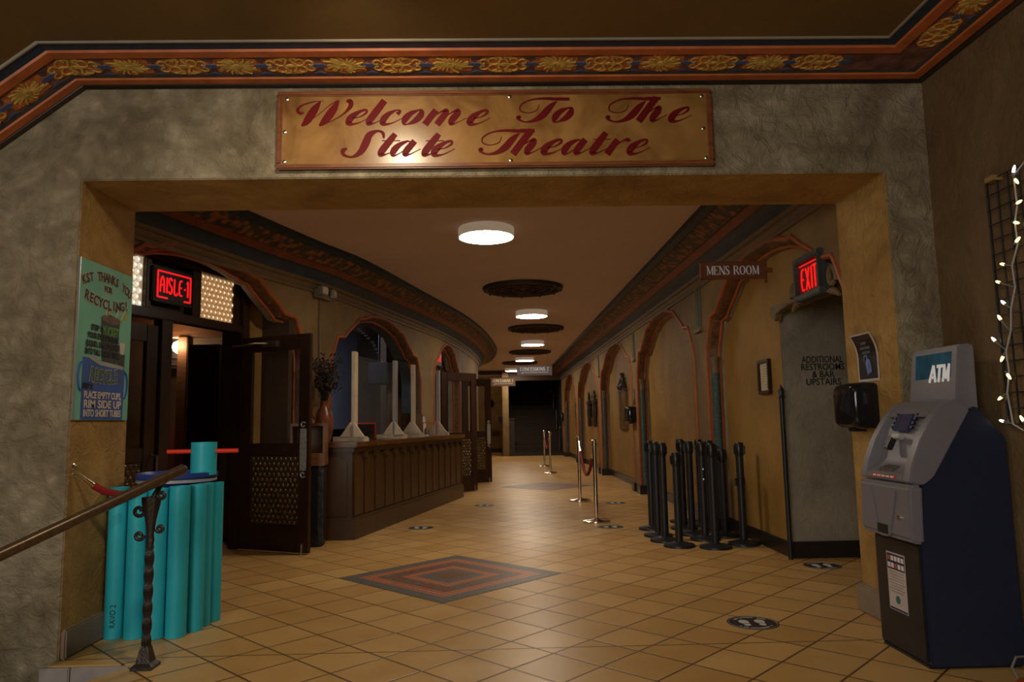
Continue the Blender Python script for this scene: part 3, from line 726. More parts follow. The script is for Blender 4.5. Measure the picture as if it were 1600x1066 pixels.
# ------------------------------------------------------------------ doors and transom of aisle 1
FS = .32; FD = Vector((FS, 1)).normalized()       # frame line direction (x, y)
F0 = Vector((-2.72 + FS*(5.72-7.2), 5.72))          # near jamb
FL = (7.42-5.72)/FD.y
FM = frame((F0.x, F0.y, 0), (FD.x, FD.y, 0), (0,0,1))   # local x along the frame, y up, z towards the hall
def domes(mb, x0, x1, y0, y1, pitch, r, hgt, M, stagger=True, seg=6, mi=False):
    j = 0; y = y0 + pitch*.5
    while y < y1 - pitch*.3:
        x = x0 + pitch*(.5 if (j % 2 == 0 or not stagger) else 1.0)
        while x < x1 - pitch*.3:
            T = M @ Matrix.Translation((x, y, 0)); k0 = len(mb.bm.faces); mb.lathe([(r, 0), (r*.82, hgt*.6), (r*.42, hgt*.93), (.0008, hgt)], seg, T); x += pitch
            if mi:
                mb.bm.faces.ensure_lookup_table()
                for f in mb.bm.faces[k0+0:]: f.material_index = 2 if (f.calc_center_median() - (T @ Vector((0,0,hgt)))).length < r*.45 else 1
        y += pitch*(.87 if stagger else 1); j += 1
win = thing('window_1', 'dark transom frame over the aisle 1 doors with bullseye glass', 'transom', kind='structure')
HZ, TZ = 2.16, 2.74
mb = MB()
mb.box((-.12,0,-.06),(0,TZ,.06), FM); mb.box((FL,0,-.06),(FL+.12,TZ,.06), FM)
mb.box((0,HZ,-.06),(FL,HZ+.08,.06), FM); mb.box((-.12,TZ-.06,-.06),(FL+.12,TZ+.05,.06), FM)
for a, b in ((.52,.60),(1.08,1.22)): mb.box((a-.02,HZ+.08,-.05),(b-.04,TZ-.06,.05), FM)
mb.box((.50,HZ+.06,-.04),(1.18,TZ,-.02), FM); mb.box((0,HZ+.06,-.03),(.06,TZ,.03), FM); mb.box((FL-.10,HZ+.06,-.03),(FL,TZ,.03), FM)
mb.build('transom_frame', DWOOD, win, bevel=.006)
for a, b, m in ((.06,.51,PALE),(1.17,FL-.10,AMBER)):
    mb = MB(); mb.box((a,HZ+.08,-.006),(b,TZ-.06,.006), FM); domes(mb, a, b, HZ+.08, TZ-.06, .062, .029, .016, FM @ Matrix.Translation((0,0,.006)), True, 8, True)
    mb.build('bullseye_pane', m, win)
# dark wall above and beside the door frame
mb = MB()
def fpt(x, y, z): return FM @ Vector((x, y, z))
mb.box((-1.2,TZ+.05,-.04),(FL+.6,3.1,-.02), FM); mb.box((-1.2,0,-.04),(-.12,TZ+.05,-.02), FM); mb.box((FL+.12,0,-.04),(FL+.62,TZ+.05,-.02), FM)
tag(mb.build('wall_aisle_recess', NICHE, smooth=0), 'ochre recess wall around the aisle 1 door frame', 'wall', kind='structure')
def bulls_panel(mb, x0, x1, y0, y1, M, two=True):
    mb.box((x0,y0,-.008),(x1,y1,.008), M)
    domes(mb, x0, x1, y0, y1, .058, .026, .014, M @ Matrix.Translation((0,0,.008)))
def door(name, label, origin, xdir, W, H=2.10, plate=True, handle_side=1):
    """leaf from the hinge along xdir; local z is the face towards the viewer"""
    d = thing(name, label, 'door', origin, kind='structure')
    M = frame((0,0,0), (*xdir, 0), (0,0,1)); st_ = .13
    mb = MB()
    mb.box((0,.012,-.022),(st_,H,.022), M); mb.box((W-st_,.012,-.022),(W,H,.022), M)
    mb.box((st_,.012,-.022),(W-st_,.26,.022), M); mb.box((st_,H-.15,-.022),(W-st_,H,.022), M); mb.box((st_,.92,-.022),(W-st_,1.04,.022), M)
    mb.build('leaf_frame', DWOOD, d, bevel=.005)
    mb = MB(); mb.box((st_,1.04,-.003),(W-st_,H-.15,.003), M); mb.build('glass_pane', DGLASS, d, smooth=0)
    mb = MB(); bulls_panel(mb, st_, W-st_, .26, .92, M @ Matrix.Diagonal((1,1,1,1))); mb.build('bullseye_panel', BULLS, d)
    hx = W - st_/2 if handle_side > 0 else st_/2
    T = M @ Matrix.Translation((hx, .98, .022))
    if plate:
        hp = MB()
        hp.prism([(-.036,-.2),(.036,-.2),(.04,0),(.036,.2),(-.036,.2),(-.04,0)], .006, T)
        for s in (1, -1):
            hp.tube([T @ Vector((.028*(1-.5*t)*math.cos(.5+5.5*t)*1.1, s*(.235+.03*(1-.5*t)*math.sin(.5+5.5*t)), .006)) for t in [i/14 for i in range(15)]], .007, 6)
        hpo = hp.build('handle_plate', mat('hammered_grey_metal_'+name, (.42,.44,.42), .4, .5, var=.3, scale=60), d)
    mb = MB(); mb.box((hx-.012,.02,.022),(hx+.012,.10,.03), M); mb.cyl(M @ Vector((hx,.0,.035)), M @ Vector((hx,.09,.035)), .006, None, 8); mb.build('foot_bolt', STEEL, d)
    return d
FZ = Vector((FM.col[2].x, FM.col[2].y))
# right leaf stands open into the hall, left leaf closed
hin = F0 + FD*FL + FZ*.03
e = Vector((-1.79, 7.02)); dv = (e - hin).normalized()
hin2 = e - dv*.86
d1 = door('door_1', 'open dark wood door leaf with bullseye lower panel beside the counter', (hin2.x, hin2.y, 0), (dv.x, dv.y), .86)
mb = MB(); Md = frame((0,0,0), (dv.x, dv.y, 0), (0,0,1))
mb.tube([Md @ Vector((-.1,2.02,.05)), Md @ Vector((.2,2.03,.06)), Md @ Vector((.42,2.02,.03))], .012, 6); mb.box((.28,1.99,.022),(.46,2.05,.05), Md); mb.build('closer_arm', STEEL, d1)
d2_ = door('door_2', 'closed dark wood door leaf behind the teal pipes', (F0.x, F0.y, 0), (FD.x, FD.y), .69, plate=False)
mb = MB(); mb.box((.70,0,-.05),(.83,HZ,.05), FM)
tag(mb.build('trim_40', DWOOD, bevel=.005), 'dark centre post between the aisle 1 doors', 'door post', kind='structure')
mb = MB(); mb.tube([FM @ Vector((.645,.98,.03)), FM @ Vector((.645,.97,.09)), FM @ Vector((.645,.74,.09)), FM @ Vector((.645,.73,.03))], .011, 8); o = mb.build('pull_handle', STEEL, None); o.parent = d2_; o.matrix_parent_inverse = Matrix.Translation((-F0.x,-F0.y,0))
def neon_letters(mb, M, h, width, word, wk=.62):
    G = {'A': (.62, [[(.06,0),(.1,.7),(.3,1),(.5,.7),(.54,0)], [(.06,.42),(.54,.5)]]), 'I': (.22, [[(.11,0),(.11,1)]]), 'S': (.55, [[(.48,.85),(.28,1),(.08,.82),(.2,.55),(.42,.42),(.46,.15),(.28,0),(.06,.14)]]),
         'L': (.5, [[(.1,1),(.1,.06),(.46,.02),(.46,.16)]]), 'E': (.56, [[(.48,.98),(.2,.95),(.1,.6),(.1,.3),(.22,.03),(.5,.04)], [(.1,.52),(.4,.52)]]), '-': (.3, [[(.05,.45),(.22,.5)]]), '1': (.28, [[(.05,.85),(.15,1),(.15,0)]]),
         'X': (.6, [[(.06,1),(.52,0)], [(.52,1),(.06,0)]]), 'T': (.58, [[(.03,.98),(.56,.98)], [(.3,.98),(.3,0)]])}
    tot = sum(G[c][0] for c in word); k = width/tot; x = -width/2
    for c in word:
        for q in G[c][1]: mb.ribbon([(x+(a*.80+.04)*k, (b-.5)*h, .026*h/.16*wk) for a, b in q], M, 3 if len(q) > 2 else 1, .006)
        x += G[c][0]*k
asg = thing('aisle_sign', 'glowing red AISLE-1 sign in a dark box above the doors', 'sign', (fpt(.785,2.46,.05)))
M = frame((0,0,0), (FD.x,FD.y,0), (0,0,1))
mb = MB(); mb.box((-.24,-.155,0),(.24,.155,.03), M); mb.build('sign_box', DWOOD, asg, bevel=.008)
mb = MB(); mb.box((-.218,-.133,.028),(.218,.133,.036), M); mb.build('sign_face', BLACKP, asg, smooth=0)
T = M @ Matrix.Translation((0,0,.036)); mb = MB(); neon_letters(mb, T, .14, .36, 'AISLE-1')
for q in ([(-.2,.115),(.2,.115)],[(.2,.115),(.2,-.115)],[(-.2,-.115),(-.08,-.115)],[(.12,-.115),(.2,-.115)],[(-.2,.115),(-.2,-.115)]): mb.ribbon([(a,b,.014) for a, b in q], T, 1, .006)
mb.build('red_letters', REDG, asg, smooth=0)

# inside the foyer
t = thing('wall_sconce', 'bright jewelled lantern glowing inside the aisle 1 doorway', 'lamp', (-4.66, 10.68, 2.38))
mb = MB(); mb.box((-.11,.0,-.3),(.0,.2,.28)); 
for k in range(6): mb.cyl((-.115,-.01,-.25+.1*k),(.015,-.01,-.25+.1*k),.008,None,6)
mb.build('lantern_cage', IRON, t)
mb = MB(); mb.lathe([(.0,-.11),(.085,-.06),(.105,0),(.085,.06),(0,.11)], 14, Matrix.Translation((.05,-.1,0))); mb.build('lamp_globe', emis('warm_lantern_glass', (1,.78,.5), 26), t)
mb = MB(); mb.lathe([(.0,-.03),(.04,0),(0,.03)], 10, Matrix.Translation((-.1,-.06,.02))); mb.build('blue_jewel', emis('blue_jewel_glass', (.1,.5,.8), .9), t)
light('sconce_glow', 'POINT', (-4.5, 10.2, 2.38), 11, (1, .66, .38), shadow_soft_size=.08)
mb = MB(); mb.lathe([(.02,0),(.03,.02),(.022,.24),(.0,.34)], 10, Matrix.Translation((-4.56,10.68,1.0))); mb.box((-4.62,10.6,.93),(-4.5,10.89,1.0))
tag(mb.build('red_candle_lamp', emis('red_candle_glass', (1,.10,.01), 1.6)), 'small red candle lamp low inside the aisle 1 doorway', 'lamp')
mb = MB(); mb.box((-4.52,10.3,0),(-4.38,10.5,2.5)); mb.box((-7,10.35,2.5),(-3.9,10.55,2.8))
wl = thing('wall_lamp', 'tiny white shaded lamp below the jewelled lantern', 'lamp', (-4.60,10.86,1.86))
w_ = MB(); w_.lathe([(.10,0),(.05,.07),(.045,.07)], 12); w_.build('shade', emis('white_lamp_shade', (1,.9,.75), 1.2), wl)
w_ = MB(); w_.tube([(0,.04,.0),(0,0,.03),(0,0,.07)], .008, 6); w_.build('arm', IRON, wl)
tag(mb.build('trim_41', wood('reddish_post_wood', (.10,.045,.02), (.17,.08,.035), .5), bevel=.01), 'brown timber post and beam inside the aisle 1 foyer', 'post', kind='structure')
mb = MB(); mb.box((-4.06,9.6,0),(-3.66,9.7,2.3))
tag(mb.build('wall_aisle_screen', DWOOD, smooth=0), 'dark timber screen inside the aisle 1 foyer', 'wall', kind='structure')

# far aisle doors past the counter
o3 = Vector((lx(12.55), 12.55)); e3 = Vector((-.38, 13.16)); dv = (e3-o3).normalized(); h3 = e3 - dv*.80
door('door_3', 'open dark door leaf at the far end of the counter', (h3.x, h3.y, 0), (dv.x, dv.y), .80, plate=False)
o4 = Vector((lx(14.55), 14.55)); e4 = Vector((-.13, 14.92)); dv4 = (e4-o4).normalized(); h4 = e4 - dv4*.66
door('door_4', 'open dark door leaf with pale handle plate facing the hallway', (h4.x, h4.y, 0), (dv4.x, dv4.y), .66)
mb = MB()
pa, na = lwall(12.5); pb, nb = lwall(14.6)
q0 = pa+na*.25; q1 = pb+nb*.25
M3 = frame((q0.x,q0.y,0), ((q1-q0).x,(q1-q0).y,0), (0,0,1)); L3 = (q1-q0).length
mb.box((-.1,2.12,-.05),(L3,2.2,.05), M3); mb.box((-.1,2.6,-.05),(L3,2.75,.05), M3); mb.box((L3*.4,2.2,-.04),(L3*.46,2.6,.04), M3); mb.box((L3*.62,2.2,-.04),(L3*.66,2.6,.04), M3)
w2 = thing('window_2', 'dark transom frame over the far aisle doors', 'transom', kind='structure')
mb.build('transom_frame', DWOOD, w2, bevel=.006)
mb = MB(); mb.box((0,2.2,-.006),(L3,2.6,.006), M3); domes(mb, 0, L3, 2.2, 2.6, .1, .045, .02, M3 @ Matrix.Translation((0,0,.006))); mb.build('bullseye_pane', BULLS, w2)
mb = MB(); mb.box((-2,12.5,0),(-1.9,15,3)); mb.box((-3,14.9,0),(-.9,15,3)); 
tag(mb.build('wall_far_foyer', IN, smooth=0), 'dark foyer behind the far aisle doors', 'wall', kind='structure')
fs = thing('aisle_sign', 'small red lit sign in the arch above the far doors', 'sign', M3 @ Vector((L3*.42,2.44,.07)))
Mx = frame((0,0,0), ((q1-q0).x,(q1-q0).y,0), (0,0,1))
mb = MB(); mb.box((-.26,-.17,0),(.26,.17,.05), Mx); mb.build('sign_box', DWOOD, fs, bevel=.006)
mb = MB(); neon_letters(mb, Mx @ Matrix.Translation((0,0,.05)), .16, .38, 'AISLE')
mb.box((-.22,.10,.05),(.22,.125,.056), Mx); mb.build('red_letters', REDG, fs, smooth=0)

# ------------------------------------------------------------------ welcome sign
sg = thing('welcome_sign', 'large framed wooden Welcome To The State Theatre sign above the opening', 'sign', (.02, PY-.002, 2.872))
SWd, SH = 2.49, .46
M = frame((0,-.004,0), (1,0,0), (0,0,1)); SM = M
mb = MB(); mb.box((-SWd/2+.02,-SH/2+.02,0),(SWd/2-.02,SH/2-.02,.022), M); mb.build('board', SIGNW, sg, bevel=.003)
mb = MB()
for a, b, c, d in ((-SWd/2,-SH/2,SWd/2,-SH/2+.03),(-SWd/2,SH/2-.03,SWd/2,SH/2),(-SWd/2,-SH/2+.03,-SWd/2+.03,SH/2-.03),(SWd/2-.03,-SH/2+.03,SWd/2,SH/2-.03)):
    mb.box((a,b,0),(c,d,.034), M)
mb.build('frame', FRAMEW, sg, bevel=.007)
for x, y in ((-1.19,.185),(-1.2,-.01),(-1.2,-.185),(.08,.19),(.08,-.19),(1.19,.185),(1.19,-.01),(1.2,-.185)):
    mb = MB(); mb.lathe([(.011,0),(.011,.003),(.006,.006)], 10, M @ Matrix.Translation((x,y,.022))); mb.build('screw', STEEL, sg)
# brush script: capitals in their own outline, small letters slanted
kx, ky = 2.49/674, .46/120
def spt(cx, cy, w_, ox=400):
    """sign-face coordinates of a lettering point given on a 4x grid"""
    px = ox + cx/4; py = 40 + cy/4
    top = 147 - 7*(px-437)/673
    return ((px-437)*kx - SWd/2, SH/2 - (py-top)*ky, w_/4*kx)
LM = MB(); LT = SM @ Matrix.Translation((0,0,.0222))
def cap(strokes, dx=0, dy=0, ox=400):
    for q in strokes: LM.ribbon([spt(x+dx, y+dy, w_, ox) for x, y, w_ in q], LT, 6, .0016)
LC = {
 'e': [[(.35,.42,.03),(.75,.52,.05),(.98,.78,.12),(.82,.98,.12),(.48,.86,.18),(.22,.5,.38),(.28,.14,.36),(.6,.02,.16),(1.0,.12,.05),(1.45,.46,.02)]],
 'l': [[(.3,1.62,.38),(.3,.9,.42),(.3,.3,.40),(.42,.04,.22),(.8,.12,.05),(1.2,.4,.02)]],
 'c': [[(.86,.70,.24),(.9,.9,.14),(.65,.98,.06),(.3,.75,.24),(.2,.4,.38),(.33,.1,.32),(.65,.02,.14),(1.0,.12,.05),(1.4,.42,.02)]],
 'o': [[(.65,.98,.08),(.3,.75,.28),(.2,.4,.38),(.35,.08,.22),(.6,.02,.06),(.95,.25,.30),(1.05,.6,.38),(.9,.92,.22),(.65,.98,.08)]],
 'm': [[(.3,.98,.36),(.28,.5,.38),(.28,0,.38)], [(.3,.3,.03),(.65,.8,.06),(.95,.98,.2),(1.1,.75,.36),(1.08,0,.38)], [(1.1,.3,.03),(1.45,.8,.06),(1.75,.98,.2),(1.9,.75,.36),(1.86,.3,.38),(2.0,.04,.2),(2.3,.12,.04),(2.75,.46,.02)]],
 't': [[(.34,1.45,.3),(.32,1.0,.38),(.3,.3,.40),(.42,.04,.22),(.8,.12,.05),(1.2,.4,.02)], [(-.2,1.0,.035),(1.0,1.0,.035)]],
 'a': [[(1.0,.8,.06),(.7,.97,.08),(.32,.75,.26),(.2,.4,.38),(.33,.08,.28),(.6,.05,.06),(1.0,.5,.04)], [(1.12,.98,.34),(1.06,.3,.38),(1.18,.04,.2),(1.5,.12,.05),(1.9,.46,.02)]],
 'h': [[(.35,1.62,.38),(.3,.8,.4),(.28,0,.40)], [(.3,.3,.03),(.68,.8,.06),(.96,.98,.2),(1.1,.75,.36),(1.05,.3,.38),(1.18,.04,.2),(1.5,.12,.05),(1.9,.46,.02)]],
 'r': [[(.3,.98,.34),(.28,.5,.38),(.28,0,.38)], [(.3,.3,.03),(.65,.82,.06),(.95,1.0,.18),(1.15,.86,.26)]]}
def low(c, x0, base, ox=400, xh=92, sh=.75):
    for q in LC[c]:
        LM.ribbon([spt(x0 + a*xh + sh*b*xh, base - b*xh, w_*xh*1.12+1.5, ox) for a, b, w_ in q], LT, 6, .0016)
cap([[(430,485,3),(370,490,6),(300,512,10),(272,542,18),(290,562,18),(312,556,6)],
     [(412,488,8),(375,540,48),(330,610,44),(298,640,10)], [(300,640,4),(400,570,4),(470,510,5),(525,480,8)],
     [(525,482,10),(490,540,48),(440,608,44),(406,638,10)], [(408,640,4),(500,600,5),(560,560,12),(598,515,28),(595,485,28),(572,488,16)]])
for c, x in (('e',550),('l',668),('c',758),('o',890),('m',1030),('e',1296)): low(c, x, 630)
Tst = [[(245,505,4),(228,540,5),(175,556,5),(128,542,8),(132,507,9),(190,476,9),(270,466,15),(350,469,20),(435,469,20)],
       [(355,483,6),(312,520,36),(266,570,42),(215,602,24),(160,613,10),(122,600,16),(113,585,26),(130,580,14)]]
cap(Tst, 0, 0, 780); low('o', 299, 614, 780)
cap(Tst[:1], 556, -2, 780); cap(Tst[1:], 556, -2, 780); low('h', 836, 608, 780); low('e', 1030, 610, 780)
cap([[(360,466,20),(450,466,20)]], 556, -2, 780)
cap([[(802,715,12),(798,684,20),(765,670,14),(716,694,40),(692,745,48),(662,798,38),(610,830,14),(560,818,18),(553,792,28),(578,778,12)]])
for c, x in (('t',742),('a',822),('t',1010),('e',1074)): low(c, x, 822)
cap(Tst, -237, 200, 780); cap([[(360,466,20),(450,466,20)]], -237, 200, 780)
for c, x in (('h',50),('e',230),('a',355),('t',525),('r',632),('e',762)): low(c, x, 812, 780)
LM.build('script_lettering', MAROON, sg, smooth=0)

# ------------------------------------------------------------------ recycling poster on the left jamb
ps = thing('recycling_poster', 'teal KST THANKS YOU FOR RECYCLING poster on the left pier', 'poster', (OX0+.002, 4.295, 1.71))
M = frame((0,0,0), (0,1,0), (0,0,1)); M = frame((.002,0,0), (0,1,0), (0,0,1))
PW, PH = .58, .905
mb = MB(); mb.box((-PW/2,-PH/2,0),(PW/2,PH/2,.008), M); mb.build('panel', mat('teal_green_poster_print', (.15,.46,.35), .6, var=.12, scale=4), ps, smooth=0)
mb = MB(); mb.box((-PW/2-.006,-PH/2,0),(-PW/2,PH/2,.011), M); mb.build('edge_strip', STEEL, ps, smooth=0)
T8 = lambda k: M @ Matrix.Translation((0,0,.008+.0012*k))
mb = MB(); mb.prism([(-.225,-PH/2+.002),(.225,-PH/2+.002),(.235,-.15),(.215,-.125),(-.17,-.10),(-.225,-.10)], .001, T8(0))
mb.build('printed_barrel', mat('blue_poster_print', (.03,.09,.36), .6), ps, smooth=0)
for sx, yy in ((-1,-.21),(1,-.24)):
    mb = MB(); mb.tube([T8(0) @ Vector((sx*(.232+.035*math.cos(a)), yy+.08*math.sin(a), .002)) for a in [-1.5+.3*i for i in range(11)]], .006, 5); mb.build('printed_handle', mat('blue_handle_print_%d' % sx, (.03,.09,.36), .6), ps, smooth=0)
mb = MB(); mb.prism([(-.17,-.10),(-.05,-.135),(.21,-.145),(.215,-.125),(.17,-.12),(-.05,-.11),(-.14,-.075)], .0012, T8(1)); mb.build('printed_rim', mat('grey_poster_print', (.3,.34,.32), .5), ps, smooth=0)
DKT = mat('dark_tube_print', (.022,.032,.024), .6)
mb = MB(); mb.prism([(-.03,-.12),(.13,-.14),(.145,.0),(.155,.14),(-.055,.15),(-.05,.03)], .0012, T8(0)); mb.build('printed_tube', DKT, ps, smooth=0)
mb = MB(); mb.disc(.106, .0012, T8(1) @ Matrix.Translation((.05,.145,0)), 24, .25); mb.build('printed_tube_mouth', BROWN_B, ps, smooth=0)
mb = MB(); mb.prism([(.14,-.125),(.225,-.13),(.23,-.05),(.14,-.045)], .0012, T8(0)); mb.build('printed_short_tube', DKT, ps, smooth=0)
mb = MB(); mb.prism([(.165,-.05),(.205,-.052),(.222,.02),(.16,.02)], .0012, T8(2)); mb.build('printed_cup', mat('cup_print', (.55,.5,.46), .5), ps, smooth=0)
LIME = mat('lime_print', (.40,.36,.09), .6)
for x, y, a in ((.03,.185,.6),(.11,.215,-.3),(.17,.17,.4),(.225,.19,-.5)):
    mb = MB(); mb.disc(.016, .0012, T8(1) @ Matrix.Translation((x,y,0)) @ Matrix.Rotation(a,4,'Z'), 12, 1.6); mb.build('printed_lime', LIME, ps, smooth=0)
for p in ([(.0,.16,.004),(-.02,.24,.004)],[(.10,.16,.004),(.16,.26,.004)],[(.16,.16,.004),(.24,.26,.004)]):
    mb = MB(); mb.ribbon(p, T8(1), 1, .0012); mb.build('printed_straw', WHITE, ps, smooth=0)
def arctext(mb, s, size, cx, cy, R, k, sx=1.0, off=.004, up=True):
    n = len(s); adv = size*.66*sx
    for i, ch in enumerate(s):
        if ch == ' ': continue
        a = (i-(n-1)/2)*adv/R
        if up: p = (cx+R*math.sin(a), cy+R*math.cos(a)-R); rot = -a
        else: p = (cx+R*math.sin(a), cy-R*math.cos(a)+R); rot = a
        text(mb, ch, size, T8(k) @ Matrix.Translation((p[0],p[1],0)) @ Matrix.Rotation(rot,4,'Z'), .0012, sx, offset=off)
OUTL = mat('pale_outline_print', (.50,.43,.32), .6)
for w_, z, cx, cy, R_, sx, up in (('KST THANKS YOU', .072, 0, .385, .62, .84, True), ('FOR', .048, 0, .318, 3, .95, True), ('RECYCLING!', .078, 0, .225, .95, .95, False)):
    for q, wd_ in enumerate(w_.split()):
        msk = ' '.join(x if k == q else ' '*len(x) for k, x in enumerate(w_.split()))
        mb = MB(); arctext(mb, msk, z, cx, cy, R_, 2, sx, .0024, up); mb.build('lettering', INKB, ps, smooth=0)
        mb = MB(); arctext(mb, msk, z, cx, cy, R_, 1, sx, .0066, up); mb.build('letter_outline', OUTL, ps, smooth=0)
for i, w_ in enumerate(('STEP 1:', 'POUR EXCESS WASTE', '(LIQUID, LIMES, STRAWS)', 'INTO TALL YUCKET TUBE.')):
    mb = MB(); text(mb, w_, .045, T8(3) @ Matrix.Translation((-.10 if i == 0 else -.025, .075-.047*i, 0)), .0012, 1, offset=.0022, fit=(.12,.33,.36,.37)[i]); mb.build('lettering', INKB, ps, smooth=0)
mb = MB(); text(mb, 'STEP 2:', .042, T8(3) @ Matrix.Translation((-.165,-.262,0)), .0012, .78, offset=.0018); mb.build('lettering', INKB, ps, smooth=0)
GRN = mat('green_print', (.085,.22,.05), .6)
mb = MB(); text(mb, 'YUCKET!', .085, T8(2) @ Matrix.Translation((.055,.065,0)), .0012, .62, offset=.0042, fit=.19); mb.build('green_lettering', GRN, ps, smooth=0)
mb = MB(); arctext(mb, 'RECYCLE', .11, .0, -.205, .9, 3, .60, .003, False); mb.build('green_lettering', mat('dark_green_print', (.03,.10,.05), .6), ps, smooth=0)
mb = MB(); arctext(mb, 'RECYCLE', .11, .0, -.205, .9, 2, .60, .0065, False); mb.build('letter_outline', OUTL, ps, smooth=0)
for i, w_ in enumerate(('PLACE EMPTY CUPS,', 'RIM SIDE UP', 'INTO SHORT TUBES')):
    mb = MB(); text(mb, w_, (.056,.064,.056)[i], T8(2) @ Matrix.Translation((0,-.312-.052*i,0)), .0012, 1, offset=.0012, fit=.40); mb.build('cream_lettering', mat('cream_print', (.66,.56,.47), .6) if i == 0 else bpy.data.materials['cream_print'], ps, smooth=0)

# ------------------------------------------------------------------ teal pipes, barrel
def pipe(r, h, label, x, y, txt=False):
    mb = MB(); n = 24
    mb.lathe([(r,0.001),(r,h),(r-.008,h),(r-.008,.03),(.0,.03)], n)
    t = thing('teal_pipe', label, 'pipe', (x,y,0), random.uniform(0,6) if not txt else 0, 'teal pipes around the blue barrel')
    mb.build('pipe_wall', TEAL, t)
    if txt:
        mk = MB(); v0 = Vector((math.sin(txt), -math.cos(txt), 0)); M = frame(v0*(r+.0005)+Vector((0,0,.13 if txt > 0 else .42)), (0,0,1), Vector((-math.cos(txt),-math.sin(txt),0)))
        text(mk, 'RAVO 2', .042, M, .001, .9); mk.build('printed_code', INKB, t, smooth=0)
    return t
BC = Vector((-2.045, 4.72)) 
pp = [(-2.25,4.42,.055,.86,'leftmost teal pipe in front, against the left pier',.3),(-2.127,4.405,.056,.845,'second teal pipe from the left pier, behind the handrail',0),(-2.01,4.40,.057,.85,'teal pipe directly behind the twisted handrail post',0),
      (-1.890,4.41,.058,.86,'wide teal pipe just right of the handrail post',0),(-1.832,4.528,.048,.86,'slim teal pipe at the bend of the ring right of the post',0),(-1.826,4.632,.044,.86,'thinnest teal pipe, partly hidden near the right end of the ring',0),
      (-1.812,4.745,.052,.855,'rightmost teal pipe of the ring, next to the open door',-.55)]
for x, y, r, h, lab, tx in pp: pipe(r, h, lab, x, y, tx)
br = thing('recycling_barrel', 'blue plastic barrel with lid, ringed by teal pipes', 'barrel', (BC.x, BC.y, 0))
mb = MB(); mb.lathe([(.165,0),(.172,.05),(.176,.3),(.170,.33),(.176,.36),(.176,.6),(.170,.63),(.178,.66),(.178,.84),(.21,.865)], 32); mb.build('drum', BLUEB, br)
mb = MB(); mb.lathe([(.215,.865),(.236,.868),(.236,.885),(.215,.89)], 32); mb.build('clamp_ring', mat('translucent_grey_rim', (.35,.36,.4), .4), br)
mb = MB(); mb.lathe([(.225,.89),(.242,.895),(.242,.922),(.23,.926),(.218,.905),(.0,.905)], 32); mb.build('lid', BLUEB, br)
tt = thing('tall_teal_tube', 'short teal tube with a red rod through it on the barrel lid', 'tube', (-1.872, 4.70, .906))
mb = MB(); mb.lathe([(.078,0),(.078,.205),(.071,.205),(.071,.02),(.0,.02)], 28); mb.build('tube_wall', TEAL, tt)
mb = MB(); mb.cyl((-.21,-.05,.15),(.205,.03,.148),.013,None,12); mb.build('red_rod', REDROD, tt)

# ------------------------------------------------------------------ handrail
hr = thing('handrail', 'bronze stair handrail on a twisted iron post with scrolls', 'handrail', (-1.80, 3.86, 0))
mb = MB(); p0 = Vector((.12,.09,.985)); dr = Vector((-.45,-.76,-.31))
mb.tube([p0, p0+dr*.2, p0+dr*.6, p0+dr*1.6], .027, 14); mb.build('rail', RAILM, hr)
mb = MB(); mb.tube([p0+Vector((.001,.001,.001))*0, p0-dr.normalized()*.012], [.027,.018], 14); mb.build('rail_end_cap', IRON, hr)
mb = MB(); n = 60; rows = []      # twisted square bar
for i in range(n+1):
    z = .10 + .50*i/n; a = 2*pi*1.5*i/n; rr = .026
    rows.append([mb.v((rr*math.cos(a+pi/2*k)*.9, rr*math.sin(a+pi/2*k)*.9, z)) for k in range(4)])
for a, b in zip(rows, rows[1:]):
    for k in range(4): mb.bm.faces.new([a[k],a[(k+1)%4],b[(k+1)%4],b[k]])
mb.build('twisted_post', IRON, hr, smooth=30)
mb = MB(); mb.lathe([(.018,.6),(.022,.63),(.018,.66),(.03,.74),(.048,.82),(.05,.85)], 8); mb.tube([(0,0,.83),(.03,.02,.9),(.05,.035,.93)], .014, 8); mb.build('post_head', IRON, hr)
mb = MB(); mb.lathe([(.075,0),(.075,.015),(.05,.03),(.042,.06),(.03,.10),(.024,.11)], 4, Matrix.Rotation(pi/4,4,'Z')); mb.build('post_base', IRON, hr, smooth=0)
for sx, z, r in ((-1,.78,.03),(1,.86,.022),(-1,.655,.024),(1,.69,.02)):
    mb = MB(); mb.tube([(sx*(.03+r) + sx*r*(1-.6*t)*math.cos(pi+6.5*t), -.005, z + r*(1-.6*t)*math.sin(pi+6.5*t)) for t in [i/16 for i in range(17)]], .010, 7); mb.build('iron_scroll', IRON, hr)

# short velvet rope hanging from the left pier
rp = thing('velvet_rope', 'red velvet rope end hooked to the left pier behind the handrail', 'rope', (OX0, 4.05, 1.0))
mb = MB(); mb.lathe([(.022,0),(.022,.006),(.012,.012)], 12, frame((0,0,0),(0,1,0),(0,0,1))); mb.tube([(.008+.016*math.sin(a),0,-.02+.018*math.cos(a)) for a in [2*pi*i/12 for i in range(12)]], .003, 5, closed=True); mb.tube([(.02,.01,-.03),(.05,.05,-.075),(.07,.08,-.105)], [.006,.012,.016], 10); mb.build('snap_hook', CHROME, rp)
mb = MB(); mb.tube([(.07,.08,-.105),(.11,.13,-.145),(.16,.19,-.165),(.20,.24,-.17)], .020, 10); mb.build('rope_end', VELVET, rp)

